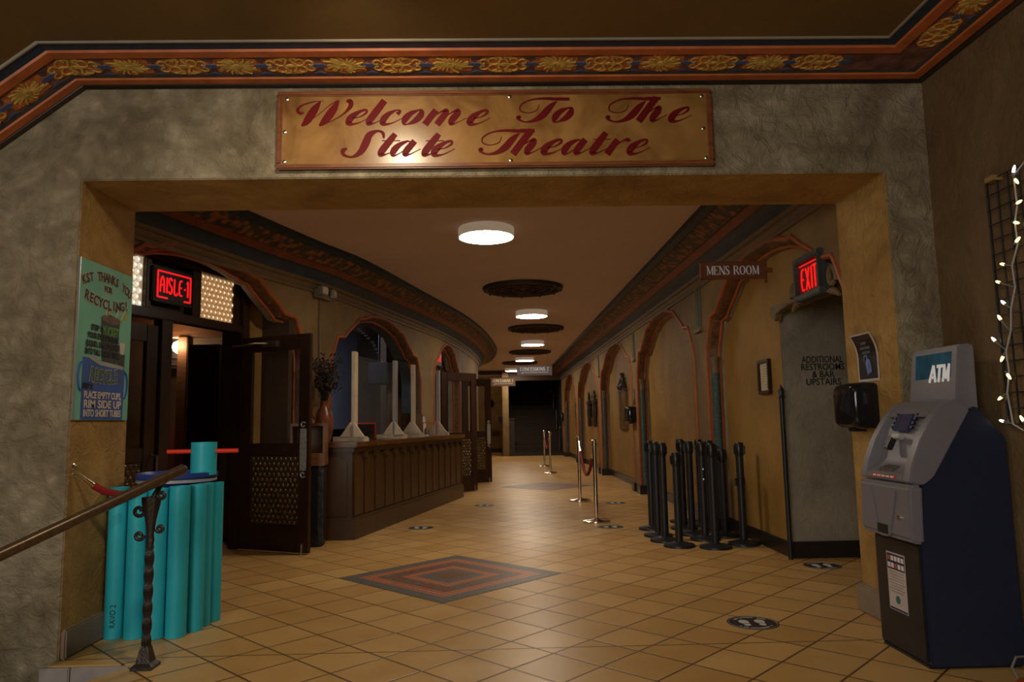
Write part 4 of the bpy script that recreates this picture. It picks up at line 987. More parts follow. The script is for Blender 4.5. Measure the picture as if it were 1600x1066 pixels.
# ------------------------------------------------------------------ floor inlays and stickers
for i, (x, y, lab) in enumerate(((-.39,5.93,'mosaic diamond inlay of orange and slate tiles in the floor, near'),(.92,13.8,'dark diamond inlay in the floor far down the hallway'))):
    mb = MB(); r = .885; mb.prism([(-r,0),(0,-r),(r,0),(0,r)], .0015)
    tag(mb.build('trim_%d' % (42+i), INLAY, smooth=0, loc=(x,y,0)), lab, 'floor inlay', kind='structure')
STK = mat('dark_sticker_vinyl', (.028,.022,.030), .4); PRT = mat('pale_sticker_print', (.62,.62,.58), .5)
def foot(mb, M, s):
    mb.prism([(s*x, y) for x, y in ((-.022,.005),(.018,.0),(.03,.03),(.024,.065),(.0,.078),(-.024,.065),(-.03,.035))], .0006, M)
    mb.prism([(s*x, y) for x, y in ((-.018,-.008),(.016,-.010),(.018,-.035),(.004,-.05),(-.014,-.045),(-.022,-.03))], .0006, M)
def sticker(x, y, lab, rz=0, print_=True):
    t = thing('floor_sticker', lab, 'floor sticker', (x,y,.0005), rz, 'round social distance stickers on the floor')
    mb = MB(); mb.disc(.148, .0012, None, 36); mb.build('vinyl_disc', STK, t, smooth=0)
    mb = MB(); T = Matrix.Translation((0,0,.0012))
    for s, dx in ((-1,-.047),(1,.047)): foot(mb, T @ Matrix.Translation((dx,-.015,0)), s)
    mb.build('footprints', PRT, t, smooth=0)
    mb = MB()
    rr = random.Random(3)
    for a0, a1 in ((35,145),(215,325)):
        a = a0
        while a < a1:
            if rr.random() > .18:
                R0 = .112; p = (R0*math.cos(math.radians(a)), R0*math.sin(math.radians(a)))
                mb.box((-.0035,-.007,0),(.0035,.007,.0004), T @ Matrix.Translation((*p,0)) @ Matrix.Rotation(math.radians(a-90),4,'Z'))
            a += 5.5
    mb.tube([(.138*math.cos(2*pi*i/36),.138*math.sin(2*pi*i/36),.0012) for i in range(36)], .0008, 4, closed=True)
    mb.build('ring_print', PRT, t, smooth=0)
for x, y, lab in ((1.49,4.40,'round footprint sticker on the floor nearest the cash machine'),(2.62,5.99,'round footprint sticker at the side passage doorway'),(-.91,8.64,'round floor sticker in front of the counter, near its corner'),
                  (-.21,10.82,'round floor sticker in front of the far end of the counter'),(1.27,8.40,'round floor sticker beside the nearest silver post'),(1.72,10.80,'round floor sticker behind the rope between the silver posts')):
    sticker(x, y, lab)

# ------------------------------------------------------------------ ceiling lights and vents
LX = [(-.08,6.94),(.62,12.32),(.86,16.95),(.84,21.32),(.58,25.5)]
LL = ['nearest round ceiling light, the largest in view','second round ceiling light along the hallway','third round ceiling light along the hallway','fourth round ceiling light along the hallway','farthest round ceiling light by the stairs']
l0 = thing('ceiling_light', LL[0], 'ceiling light', (*LX[0],3.1), 0, 'round ceiling lights')
mb = MB(); mb.lathe([(.27,0),(.275,-.01),(.275,-.085),(.266,-.092)], 40); mb.build('housing', WHITEM, l0, recalc=True)
mb = MB(); mb.lathe([(.265,-.0925),(.20,-.0935),(.0,-.094)], 40); mb.build('diffuser', DISCM, l0)
for (x, y), lab in list(zip(LX, LL))[1:]:
    c = copy_tree(l0); c.location = (x,y,3.1); c['label'] = lab
VX = [(.39,10.07),(.81,14.47),(.91,19.35),(.74,22.82)]
VL = ['nearest dark round ceiling vent','second dark round ceiling vent along the hallway','third dark round ceiling vent along the hallway','farthest dark round ceiling vent']
VM = mat('dark_bronze_vent', (.040,.036,.034), .55, .3, var=.2)
v0 = thing('ceiling_vent', VL[0], 'ceiling vent', (*VX[0],3.1), 0, 'round ceiling vents')
mb = MB(); mb.lathe([(.56,0),(.57,-.01),(.56,-.045),(.53,-.055),(.50,-.04),(.49,-.01)], 40)
for k in range(12): mb.lathe([(.018,-.05),(.014,-.064),(.001,-.066)], 8, Matrix.Translation((.535*math.cos(2*pi*k/12),.535*math.sin(2*pi*k/12),0)))
mb.build('rim', VM, v0)
mb = MB(); mb.lathe([(.50,-.02),(.3,-.03),(.0,-.032)], 36)
for k in range(24): a = 2*pi*k/24; mb.ribbon([(.06*math.cos(a),.06*math.sin(a),.008),(.48*math.cos(a),.48*math.sin(a),.02)], Matrix.Translation((0,0,-.038)), 1, .01)
for r in (.15,.3,.42): mb.tube([(r*math.cos(2*pi*i/32),r*math.sin(2*pi*i/32),-.036) for i in range(32)], .01, 6, closed=True)
mb.build('grille', mat('brown_vent_grille', (.075,.035,.025), .6, var=.3, scale=6), v0)
for (x, y), lab in list(zip(VX, VL))[1:]:
    c = copy_tree(v0); c.location = (x,y,3.1); c['label'] = lab

# ------------------------------------------------------------------ hanging signs
ms = thing('mens_room_sign', 'brown MENS ROOM sign projecting from the right wall', 'sign', (2.03, 6.02, 2.45))
M = frame((0,-.02,0), (1,0,0), (0,0,1))
SIGNB = wood('reddish_sign_wood', (.13,.045,.02), (.19,.07,.03), .45)
mb = MB(); mb.box((-.285,-.07,-.018),(.255,.07,.018), M); mb.build('board', SIGNB, ms, bevel=.004)
mb = MB(); mb.box((-.29,-.075,-.012),(-.27,.075,.022), M); mb.box((.25,-.11,-.02),(.275,.09,.026), M); mb.box((.275,-.02,-.01),(.33,.02,.01), M)
mb.box((-.29,.066,-.012),(.27,.075,.022), M); mb.box((-.29,-.075,-.012),(.27,-.066,.022), M)
mb.build('frame_and_bracket', FRAMEW, ms, bevel=.003)
mb = MB(); serif(mb, 'MENS ROOM', .075, M @ Matrix.Translation((-.015,0,.0181)), .45, .002); mb.build('lettering', mat('pale_blue_white_lettering', (.78,.82,.95), .5, var=0), ms, smooth=0)
def conc(txt, label, loc, wd, h, board, letter):
    t = thing('concessions_sign', label, 'sign', loc)
    M = frame((0,0,0), (1,0,0), (0,0,1))
    mb = MB(); mb.box((-wd/2,-h/2,-.02),(wd/2,h/2,.02), M); mb.build('board', board, t, bevel=.004)
    mb = MB()
    for a, b, c, d in ((-wd/2-.012,-h/2-.012,wd/2+.012,-h/2),(-wd/2-.012,h/2,wd/2+.012,h/2+.012),(-wd/2-.012,-h/2,-wd/2,h/2),(wd/2,-h/2,wd/2+.012,h/2)): mb.box((a,b,-.025),(c,d,.025), M)
    mb.build('frame', FRAMEW, t, smooth=0)
    mb = MB(); serif(mb, txt, h*.42, M @ Matrix.Translation((0,h*.17,.0201)), wd*.84, .002)
    mb.box((-wd*.32,-h*.25,.0201),(wd*.40,-h*.21,.022), M); mb.prism([(-wd*.40,-h*.36),(-wd*.33,-h*.18),(-wd*.33,-h*.30)], .002, M @ Matrix.Translation((0,0,.0201)))
    mb.build('lettering', letter, t, smooth=0)
    zt = 3.1-loc[2]
    for x in (-wd*.4, wd*.4):
        mb = MB(); mb.cyl((x,0,h/2),(x,0,zt),.0015,None,6); mb.build('hanging_rod', BLACKM, t)
conc('CONCESSIONS 2', 'slate grey CONCESSIONS 2 sign hanging before the stairs', (.73, 13.9, 2.19), .66, .165, mat('slate_sign_board', (.085,.09,.13), .5), mat('grey_lettering', (.75,.75,.80), .5))
conc('CONCESSIONS 3', 'brown framed CONCESSIONS 3 sign over the side corridor', (.16, 18.2, 2.22), .60, .19, mat('brown_sign_board', (.16,.10,.06), .5), mat('cream_lettering', (.8,.7,.52), .5, emit=(1,.8,.5), es=.15))

# exit sign above the passage doorway
ex = thing('exit_sign', 'red EXIT sign in a dark frame above the passage doorway', 'sign', (RX, 5.28, 2.25))
M = frame((.0,0,0), (0,-1,0), (0,0,1))
mb = MB(); mb.box((-.215,-.155,-.10),(.215,.155,.0), M); 
for a, b, c, d in ((-.225,-.165,.225,-.12),(-.225,.12,.225,.165),(-.225,-.12,-.185,.12),(.185,-.12,.225,.12)): mb.box((a,b,-.02),(c,d,.04), M)
mb.build('sign_frame', mat('dark_slate_sign_frame', (.045,.052,.058), .5, var=.3, bump=.4), ex, bevel=.008)
mb = MB(); mb.box((-.19,-.12,.0),(.19,.12,.008), M); mb.build('sign_face', mat('dark_red_sign_glass', (.05,.008,.006), .3, emit=(1,.03,.01), es=.05), ex, smooth=0)
mb = MB(); neon_letters(mb, M @ Matrix.Translation((0,-.012,.008)), .165, .30, 'EXIT', .5); mb.ribbon([(-.16,.10,.007),(.165,.10,.007)], M @ Matrix.Translation((0,0,.008)), 1, .006); mb.build('red_letters', REDG2, ex, smooth=0)
for s in (1, -1):
    mb = MB()
    mb.tube([M @ Vector((s*(.31 + .075*(1-.55*t)*math.cos(-.4+6*t)), -.07+.085*(1-.55*t)*math.sin(-.4+6*t), -.02)) for t in [i/18 for i in range(19)]], [.03-.012*i/18 for i in range(19)], 8)
    mb.tube([M @ Vector((s*(.25+.0*t), -.15-.02*t, -.03)) for t in (0,1)], .03, 8)
    mb.tube([M @ Vector((s*(.26+.14*t), -.16-.05*t*t, -.02)) for t in (0,.3,.6,1)], [.02,.028,.026,.012], 8)
    mb.build('carved_scroll', TAN, ex)
tn[0] += 1
mb = MB(); M = frame((RB-.02, 5.35, 2.13), (0,-1,0), (0,0,1))
mb.prism([(-.99,-.04),(-.88,-.09),(-.85,-.03),(-.6,.01),(.55,.01),(.55,.05),(-.99,.05)], .06, M)
tag(mb.build('trim_%d' % tn[0], TAN, bevel=.006), 'carved lintel over the passage doorway below the exit sign', 'lintel', kind='structure')

# framed notice, pole, sanitiser poster, dispensers
fr = thing('framed_notice', 'small dark framed notice on the ochre wall beside the doorway', 'picture frame', (RB, 6.72, 1.585))
M = frame((0,0,0), (0,-1,0), (0,0,1))
mb = MB()
for a, b, c, d in ((-.14,-.16,.14,-.13),(-.14,.13,.14,.16),(-.14,-.13,-.11,.13),(.11,-.13,.14,.13)): mb.box((a,b,0),(c,d,.035), M)
mb.build('frame', DWOOD, fr, bevel=.004)
mb = MB(); mb.box((-.115,-.135,.0),(.115,.135,.012), M); mb.build('paper', mat('aged_paper', (.5,.42,.30), .7), fr, smooth=0)
mb = MB()
for i in range(9): mb.box((-.07+.01*(i%3),.095-.024*i,.012),(.07-.012*(i%2),.099-.024*i,.013), M)
mb.build('printed_lines', mat('faded_print', (.2,.15,.1), .7), fr, smooth=0)
po = thing('leaning_pole', 'slim black pole with pointed finial at the passage doorway edge', 'pole', (RB-.045, 6.275, 0))
mb = MB(); mb.cyl((0,0,0),(0,0,1.37),.020,.020,12); mb.build('shaft', BLACKM, po)
mb = MB(); mb.lathe([(.02,1.37),(.03,1.385),(.022,1.40),(.026,1.43),(.016,1.46),(.002,1.49)], 12); mb.build('finial', BLACKM, po)
sp = thing('sanitizer_poster', 'curling black hand sanitizing station notice on the right pier', 'notice', (OX1, 4.335, 1.555))
M = frame((-.001,0,0), (0,-1,0), (0,0,1))
def curve_sheet(x0, x1, y0, y1, lift, mb, n=10):
    for i in range(n):
        a = y0+(y1-y0)*i/n; b = y0+(y1-y0)*(i+1)/n
        def z(y): return lift + .05*max(0, (y-.0)/.15)**2
        for sgn in (0,):
            mb.face([M @ Vector((x0,a,z(a))), M @ Vector((x1,a,z(a))), M @ Vector((x1,b,z(b))), M @ Vector((x0,b,z(b)))])
mb = MB(); curve_sheet(-.125,.125,-.145,.145,.003,mb); mb.build('sheet', mat('pale_pink_paper', (.62,.5,.5), .5), sp)
mb = MB(); curve_sheet(-.108,.108,-.13,.135,.0045,mb); mb.build('black_print', mat('black_notice_print', (.012,.012,.016), .4), sp)
mb = MB()
for i, s in enumerate(('HAND','SANITIZING','STATION')):
    yy = .085-.028*i; text(mb, s, .024, M @ Matrix.Translation((0,yy,.0065+.05*(yy/.15)**2+.002)), .0006, .9)
mb.build('lettering', mat('dim_grey_print', (.22,.22,.23), .5), sp, smooth=0)
mb = MB(); T = M @ Matrix.Translation((.01,-.045,.006)) @ Matrix.Rotation(.3,4,'Z')
mb.prism([(-.03,-.055),(.02,-.055),(.03,-.02),(.028,.02),(.01,.035),(-.015,.035),(-.03,.02)], .001, T); mb.ribbon([(0,.035,.012),(0,.06,.01),(-.03,.062,.008),(-.04,.03,.006)], T, 3, .001)
mb.build('bottle_picture', mat('blue_bottle_print', (.12,.20,.48), .4, var=.4, scale=20), sp, smooth=0)
def dispenser(loc, yaw, label, first=None):
    if first:
        t = copy_tree(first); t.location = loc; t.rotation_euler = (0,0,yaw); t['label'] = label; return t
    t = thing('sanitizer_dispenser', label, 'dispenser', loc, yaw, 'black wall dispensers')
    # local -X is out of the wall
    mb = MB(); prof = [(-.13,-.135),(.13,-.135),(.14,-.12),(.14,.12),(.12,.135),(-.12,.135),(-.14,.12),(-.14,-.12)]
    M = frame((0,0,0), (0,-1,0), (0,0,1))
    mb.prism([(x, y) for x, y in prof], .10, M); mb.build('back_box', BLACKP, t, bevel=.012)
    mb = MB(); rows = []
    for k in range(9):
        a = pi/2*k/8; sc_ = .80+.20*math.cos(a); zz = .05+.10*math.sin(a)
        rows.append([mb.v(M @ Vector((sc_*.148*math.copysign(abs(math.cos(b))**.35, math.cos(b)), sc_*.142*math.copysign(abs(math.sin(b))**.35, math.sin(b)), zz))) for b in [2*pi*q/32+.05 for q in range(32)]])
    for r0, r1 in zip(rows, rows[1:]):
        for q in range(32): mb.bm.faces.new([r0[q], r0[(q+1)%32], r1[(q+1)%32], r1[q]])
    mb.bm.faces.new(rows[-1])
    mb.build('glossy_cover', mat('glossy_black_cover', (.012,.012,.015), .10, var=0), t)
    mb = MB(); mb.box((-.04,-.155,.03),(.04,-.13,.11), M); mb.build('nozzle', BLACKP, t, bevel=.006)
    return t
dp = dispenser((OX1, 4.385, 1.265), 0, 'glossy black dispenser on the right pier below the sanitizing notice')
dispenser((RX, 12.42, 1.30), 0, 'black dispenser on the right wall beside the tall mirror niche', dp)
dispenser((RX, 25.75, 1.37), 0, 'black dispenser on the right wall at the foot of the stairs', dp)
dispenser((.2, 26.35, 1.33), 0, 'black dispenser on the corridor corner left of the stairs', dp)
ns = thing('wall_notice', 'narrow dark notice above the dispenser by the mirror niche', 'notice', (RX, 12.42, 1.60)); M = frame((0,0,0), (0,-1,0), (0,0,1))
mb = MB(); mb.box((-.07,-.13,0),(.07,.13,.008), M); mb.build('plate', BLACKP, ns, smooth=0)
mb = MB(); 
for i in range(3): mb.box((-.04,.05-.04*i,.008),(.04,.06-.04*i,.009), M)
mb.build('print', PRT, ns, smooth=0)
ou = thing('power_outlet', 'small outlet plate on the right niche wall behind the black posts', 'outlet', (RB, 9.95, .38)); mb = MB(); mb.box((-.008,-.04,-.06),(0,.04,.06)); mb.build('plate', mat('ivory_plate', (.6,.5,.35), .5), ou, bevel=.002)
mb = MB(); mb.box((-.012,-.015,.01),(-.008,.015,.04)); mb.box((-.012,-.015,-.04),(-.008,.015,-.01)); mb.build('sockets', INKB, ou, smooth=0)

# tall mirror and carved figures in the niches
CARV = mat('blackened_carved_wood', (.028,.018,.010), .5, var=.4, bump=.6)
tm = thing('tall_mirror', 'tall narrow ornate mirror in the niche behind the dispenser', 'mirror', (RB, 14.35, 1.02)); M = frame((0,0,0), (0,-1,0), (0,0,1))
mb = MB()
for a, b, c, d in ((-.36,0,.36,.05),(-.36,.05,-.29,.78),(.29,.05,.36,.78),(-.36,.74,.36,.80)): mb.box((a,b,0),(c,d,.05), M)
mb.build('frame', wood('mirror_frame_wood', (.12,.06,.02), (.2,.10,.035), .4), tm, bevel=.01)
mb = MB(); mb.box((-.30,.04,0),(.30,.76,.02), M); mb.build('glass', mat('old_mirror_glass', (.35,.26,.12), .22, .8, var=.2), tm, smooth=0)
mb = MB(); mb.prism([(-.36,.76),(.36,.76),(.30,.9),(.2,.93),(.22,1.02),(.1,1.0),(.06,1.12),(0,1.05),(-.08,1.13),(-.12,1.0),(-.24,1.0),(-.2,.92),(-.32,.88)], .06, M); 
for x, y in ((-.18,.86),(.18,.86),(0,.94),(0,.84)): mb.lathe([(.07,0),(.06,.03),(0,.05)], 10, M @ Matrix.Translation((x,y,.06)))
mb.build('carved_crest', CARV, tm, bevel=.01)
def figure(y, zb, h, label):
    t = thing('carved_figure', label, 'wall carving', (RB-.07, y, zb), 0, 'dark carved figures in the niches')
    mb = MB(); mb.lathe([(.02,0),(.10,.03*h),(.12,.12*h),(.10,.25*h),(.14,.38*h),(.15,.5*h),(.12,.62*h),(.17,.72*h),(.15,.80*h),(.06,.84*h),(.09,.90*h),(.075,.96*h),(.0,1.0*h)], 14, Matrix.Diagonal((.45,1.15,1,1))); mb.build('body', CARV, t)
    mb = MB(); mb.tube([(0,-.08,.93*h),(-.01,-.13,1.02*h),(0,-.05,.99*h),(0,.0,1.06*h),(0,.06,.99*h),(0,.13,1.03*h),(0,.08,.93*h)], .022, 6); mb.build('headdress', CARV, t)
figure(18.2, 1.05, .86, 'nearer of the two carved figures paired in a niche'); figure(19.3, 1.05, .86, 'farther of the two carved figures paired in a niche'); figure(22.3, .95, 1.05, 'single carved figure in the farthest niche')

# ------------------------------------------------------------------ stanchions
def disc_base(r): return [(r,0),(r,.012),(r*.96,.022),(r*.6,.034),(r*.35,.045),(.045,.05)]
def belt_post(h, r=.15):
    t = thing('belt_stanchion', '', 'stanchion', (0,0,0), 0, 'black belt stanchions huddled by the doorway')
    mb = MB(); mb.lathe(disc_base(r), 28); mb.build('base', BLACKM, t)
    mb = MB(); mb.lathe([(.037,.04),(.037,h-.13)], 16); mb.build('pole', BLACKM, t)
    mb = MB(); mb.lathe([(.041,h-.13),(.044,h-.12),(.044,h-.01),(.038,h),(.0,h+.002)], 16); mb.box((-.056,-.02,h-.11),(-.035,.02,h-.03)); mb.box((.035,-.016,h-.11),(.05,.016,h-.03)); mb.build('belt_head', BLACKP, t, bevel=0)
    return t
SP = [(1.695,8.146,0,'belt post at the far left end of the black cluster, hindmost of its file'),(1.659,7.683,0,'middle belt post in the left-hand file of three'),(1.655,7.347,0,'front belt post in the left-hand file of three'),
      (1.716,7.03,1,'short belt post without a tall head, standing front left of the cluster'),(2.165,8.657,0,'hindmost belt post, its top the highest of the cluster'),(2.046,8.128,0,'belt post behind the short front one, second of that file'),
      (2.026,7.721,0,'belt post in front of the hindmost pair, right behind the short one'),(2.062,7.371,2,'belt post with two bright dots halfway up its pole'),(2.30,8.33,0,'thin-looking belt post half hidden behind the dotted one'),
      (2.027,6.907,0,'front belt post at the centre of the cluster, its base nearest'),(2.29,7.899,0,'belt post just behind the front centre one, nearer the orange column'),(2.33,7.572,1,'short belt post close to the wall, second from the right end'),
      (2.345,7.06,3,'rightmost belt post with a collar halfway down')]
pA = belt_post(.97); pB = belt_post(.885)
ua = ub = False
for i, (x, y, k, lab) in enumerate(SP):
    if k == 1:
        o = pB if not ub else copy_tree(pB); ub = True
    else:
        o = pA if not ua else copy_tree(pA); ua = True
    o.location = (x,y,0); o.rotation_euler = (0,0,(.6,-.4,.2,0,1.1,.5,-.2,0,.8,.1,-.7,.3,2.6)[i]); o['label'] = lab
    if k == 2:
        mb = MB()
        for z in (.60,.70): mb.lathe([(.008,0),(.006,.004),(0,.005)], 8, frame((0,-.037,z),(1,0,0),(0,0,1)))
        q = mb.build('bright_rivets', mat('bright_rivet', (.8,.8,.85), .2, .6, var=0, emit=(.8,.85,1), es=.25), o)
    if k == 3:
        mb = MB(); mb.lathe([(.037,.55),(.042,.555),(.042,.63),(.037,.635)], 16); mb.box((.035,-.014,.555),(.054,.014,.625)); mb.build('lower_collar', BLACKP, o)
def chrome_post(x, y, lab):
    t = thing('rope_stanchion', lab, 'stanchion', (x,y,0), 0, 'polished rope stanchions')
    mb = MB(); mb.lathe([(.165,0),(.168,.006),(.165,.02),(.14,.03),(.06,.036),(.03,.05)], 32); mb.build('base', CHROME, t)
    mb = MB(); mb.lathe([(.024,.04),(.024,.90)], 16); mb.build('pole', CHROME, t)
    mb = MB(); mb.lathe([(.024,.90),(.033,.905),(.033,.925),(.026,.93),(.026,.955),(.034,.96),(.034,.97),(.02,.978),(.0,.98)], 16)
    mb.tube([(.033+.016*math.cos(a),0,.91+.016*math.sin(a)) for a in [2*pi*i/12 for i in range(12)]], .003, 5, closed=True); mb.build('crown', CHROME, t)
CP = [(1.17,8.82,'nearest polished rope post'),(1.24,11.16,'polished rope post at the far end of the near red rope'),(1.23,17.18,'polished rope post at the near end of the far red rope'),(1.27,19.92,'farthest polished rope post, by the stairs')]
for x, y, lab in CP: chrome_post(x, y, lab)
def rope(a, b, sag, lab):
    a = Vector(a); b = Vector(b); t = thing('velvet_rope', lab, 'rope', tuple(a), 0, None)
    d = b-a; dn = d.normalized(); a1 = dn*.045; pts = []
    for i in range(21):
        s = i/20; pts.append(a1 + (d-2*a1)*s + Vector((0,0,-sag*4*s*(1-s))))
    mb = MB(); mb.tube(pts[2:-2], .022, 10); mb.build('rope', VELVET, t)
    mb = MB(); mb.tube(pts[:3], [.008,.016,.02], 8); mb.build('hook', CHROME, t); mb = MB(); mb.tube(pts[-3:], [.02,.016,.008], 8); mb.build('hook', CHROME, t)
rope((1.17,8.86,.90),(1.24,11.12,.90),.42,'red velvet rope sagging between the two near silver posts')
rope((1.23,17.22,.90),(1.27,19.88,.90),.36,'red velvet rope between the two far silver posts by the stairs')

# ------------------------------------------------------------------ concession counter and what stands on it
ct = thing('concession_counter', 'long brown wooden concession counter with ribbed front panels', 'counter', (A0.x, A0.y, 0))
def cM(u, v, z): return frame((D.x*u+Nn.x*v, D.y*u+Nn.y*v, z), (D.x,D.y,0), (Nn.x,Nn.y,0))
CM = cM(0,0,0); CLn = 4.33; W_ = .47
body = [(.0,.0),(CLn,.0),(CLn,W_),(-.12,W_+.0),(-.16,.36)]
body = [(.0,.0),(CLn,.0),(CLn,W_-.02),(.15,W_-.02),(-.08,.36)]
def poly_off(k): return [(-.0-k*.6,-k),(CLn+k,-k),(CLn+k,W_-.02),(.12,W_-.02),(-.08-k,.36)]
mb = MB(); mb.prism(body, .96, CM); mb.build('body', BARW, ct, smooth=0)
mb = MB(); mb.prism(poly_off(.045), .20, CM); mb.prism(poly_off(.025), .23, CM); mb.build('plinth', BARW, ct, smooth=0, bevel=.004)
mb = MB(); mb.prism(poly_off(.07), .055, CM @ Matrix.Translation((0,0,.965))); mb.build('countertop', TOPW, ct, smooth=0, bevel=.008)
mb = MB(); mb.prism(poly_off(.03), .05, CM @ Matrix.Translation((0,0,.915))); mb.build('top_moulding', BARW, ct, smooth=0, bevel=.006)
n = 14; pw = CLn/n
for i in range(n):
    mb = MB(); u = pw*(i+.5); T = frame((0,0,0),(D.x,D.y,0),(0,0,1)); T.translation = Vector((D.x*u, D.y*u, .24))
    hgt = .58; wd = pw*.40
    mb.prism([(-wd,0),(wd,0),(wd,hgt-.05)] + [(wd*math.cos(a), hgt-.05+wd*math.sin(a)*.8) for a in [pi*k/8 for k in range(1,8)]] + [(-wd,hgt-.05)], .018, T)
    mb.build('raised_panel', BARW, ct, smooth=0, bevel=.005)
    mb = MB(); T2 = T.copy(); T2.translation = Vector((D.x*(u+pw/2), D.y*(u+pw/2), .24)); mb.box((-.018,0,0),(.018,.66,.026), T2); mb.box((-.028,.60,0),(.028,.67,.045), T2); mb.build('pilaster_strip', BARW, ct, smooth=0, bevel=.003)
mb = MB(); dl = Vector((-.08,.36)).normalized(); T = frame((0,0,0),( -(D*dl.x+Nn*dl.y).x, -(D*dl.x+Nn*dl.y).y,0),(0,0,1))
mb.prism([(-.33,.24),(-.05,.24),(-.05,.78)]+[(-.19+.14*math.cos(a), .78+.1*math.sin(a)) for a in [pi*k/8 for k in range(1,8)]]+[(-.33,.78)], .018, T); mb.build('end_panel', BARW, ct, smooth=0, bevel=.005)
TOPZ = 1.02
def guard(u0, u1, lab, slot):
    t = thing('sneeze_guard', lab, 'sneeze guard', tuple(ab(u0,.15,TOPZ+.001)), 0, None)
    for u, nm in ((0,0),(u1-u0,1)):
        M = frame((D.x*u, D.y*u, 0), (D.x,D.y,0), (Nn.x,Nn.y,0))
        mb = MB(); mb.box((-.045,-.022,0),(.045,.022,1.02), M); 
        mb.build('post', mat('grey_aluminium_post', (.38,.37,.36), .4, .4, var=.05) if nm else PINE, t, bevel=.004)
        mb = MB(); mb.box((-.02,-.17,0),(.02,.24,.04), M); mb.box((-.05,-.17,0),(-.02,.24,.055), M); mb.build('foot', PINE, t, bevel=.003)
        for s in (1, -1):
            mb = MB(); T = M @ frame((-.056,.022*s,.05), (0,s,0), (0,0,1))
            mb.prism([(0,0),(.14,0),(.115,.02),(.02,.15),(0,.17)], .03, T); mb.build('gusset', PINE, t, smooth=0, bevel=.002)
    M = frame((0,0,0), (D.x,D.y,0), (0,0,1)); L = u1-u0
    mb = MB(); s0, s1, sh = slot
    mb.box((.05,sh,-.003),(L-.05,.98,.003), M); mb.box((.05,.03,-.003),(s0,sh,.003), M); mb.box((s1,.03,-.003),(L-.05,sh,.003), M); mb.build('acrylic_pane', CLEAR, t, smooth=0)
    mb = MB(); RT = REDROD
    mb.box((s0-.006,.02,-.005),(s0+.006,sh,.005), M); mb.box((s1-.006,.02,-.005),(s1+.006,sh,.005), M); mb.box((s0,sh-.006,-.005),(s1,sh+.008,.005), M); mb.build('red_edging', mat('red_edge_tape', (.5,.02,.01), .5, var=0), t, smooth=0)
guard(.40, 1.70, 'clear sneeze guard on pine feet at the near end of the counter', (.08,.62,.20))
guard(2.42, 3.62, 'clear sneeze guard on pine feet at the far end of the counter', (.42,1.08,.20))
va = thing('clay_vase', 'red brown clay vase of dried stems on the counter end', 'vase', tuple(ab(.02,.335,TOPZ)))
mb = MB(); mb.lathe([(.06,0),(.075,.03),(.095,.14),(.10,.22),(.085,.31),(.05,.38),(.042,.42),(.055,.45),(.045,.44),(.035,.40)], 24); mb.build('body', TERRA, va)
mb = MB(); mb.tube([(-.045,-.02,.41),(-.10,-.03,.40),(-.125,-.03,.33),(-.10,-.02,.25)], .012, 8); mb.build('handle', TERRA, va)
mb = MB(); rr = random.Random(5)
for i in range(70):
    a = rr.uniform(0, 2*pi); sp_ = rr.uniform(.04,.26); h = rr.uniform(.6,1.0)
    tip = Vector((sp_*math.cos(a), sp_*math.sin(a)*.8, h)); mid = Vector((tip.x*.3, tip.y*.3, .42+.5*(h-.42)))
    if tip.x + va.location.x < lx(va.location.y)+.08: tip.x = abs(tip.x)*.6
    mb.tube([(0,0,.36),mid,tip], [.003,.003,.0015], 4)
    for k in range(5):
        q = mid.lerp(tip, .2+.18*k); b_ = q + Vector((rr.uniform(-.05,.05), rr.uniform(-.05,.05), rr.uniform(.0,.06)))
        mb.tube([q, (q+b_)/2+Vector((0,0,.008)), b_], [.002,.011,.001], 4)
mb.build('dried_stems', DRYG, va)
bx = thing('register_box', 'brown box-shaped register on the counter behind the far guard', 'register', tuple(ab(2.76,.30,TOPZ)), math.atan2(D.y, D.x))
mb = MB(); mb.box((-.12,-.11,0),(.20,.11,.34)); mb.build('case', wood('brown_case', (.06,.028,.014), (.09,.042,.02), .4), bx, bevel=.008)
mb = MB(); mb.box((-.10,-.117,.03),(.18,-.11,.31)); mb.build('front_panel', BROWN_B, bx, bevel=.002)
sb1 = thing('sanitizer_bottle', 'white pump bottle on the counter near the far guard', 'bottle', tuple(ab(3.14,.30,TOPZ)))
mb = MB(); mb.lathe([(.035,0),(.037,.01),(.037,.11),(.02,.13),(.014,.15)], 16); mb.build('body', WHITE, sb1); mb = MB(); mb.cyl((0,0,.15),(0,0,.185),.008,None,8); mb.box((-.035,-.008,.18),(.012,.008,.195)); mb.build('pump', WHITE, sb1)
sb2 = thing('sanitizer_bottle', 'clear blue pump bottle on the counter by the far grey post', 'bottle', tuple(ab(3.52,.36,TOPZ)))
mb = MB(); mb.lathe([(.034,0),(.036,.01),(.036,.10),(.02,.125),(.014,.14)], 16); mb.build('body', mat('bluish_gel_bottle', (.10,.13,.19), .15), sb2); mb = MB(); mb.cyl((0,0,.14),(0,0,.18),.007,None,8); mb.box((-.035,-.007,.175),(.012,.007,.19)); mb.build('pump', WHITE, sb2)
tb = thing('card_reader', 'tilted white card reader on the counter behind the far guard', 'card reader', tuple(ab(3.33,.30,TOPZ)), math.atan2(D.y, D.x))
mb = MB(); mb.box((-.07,-.06,0),(.07,.06,.02)); mb.cyl((0,0,.02),(0,.0,.12),.012,None,10); mb.build('stand', WHITE, tb)
mb = MB(); mb.box((-.08,-.008,-.09),(.08,.008,.09), Matrix.Translation((0,0,.19)) @ Matrix.Rotation(-.5,4,'Y') ); mb.build('tablet', WHITE, tb, bevel=.004)
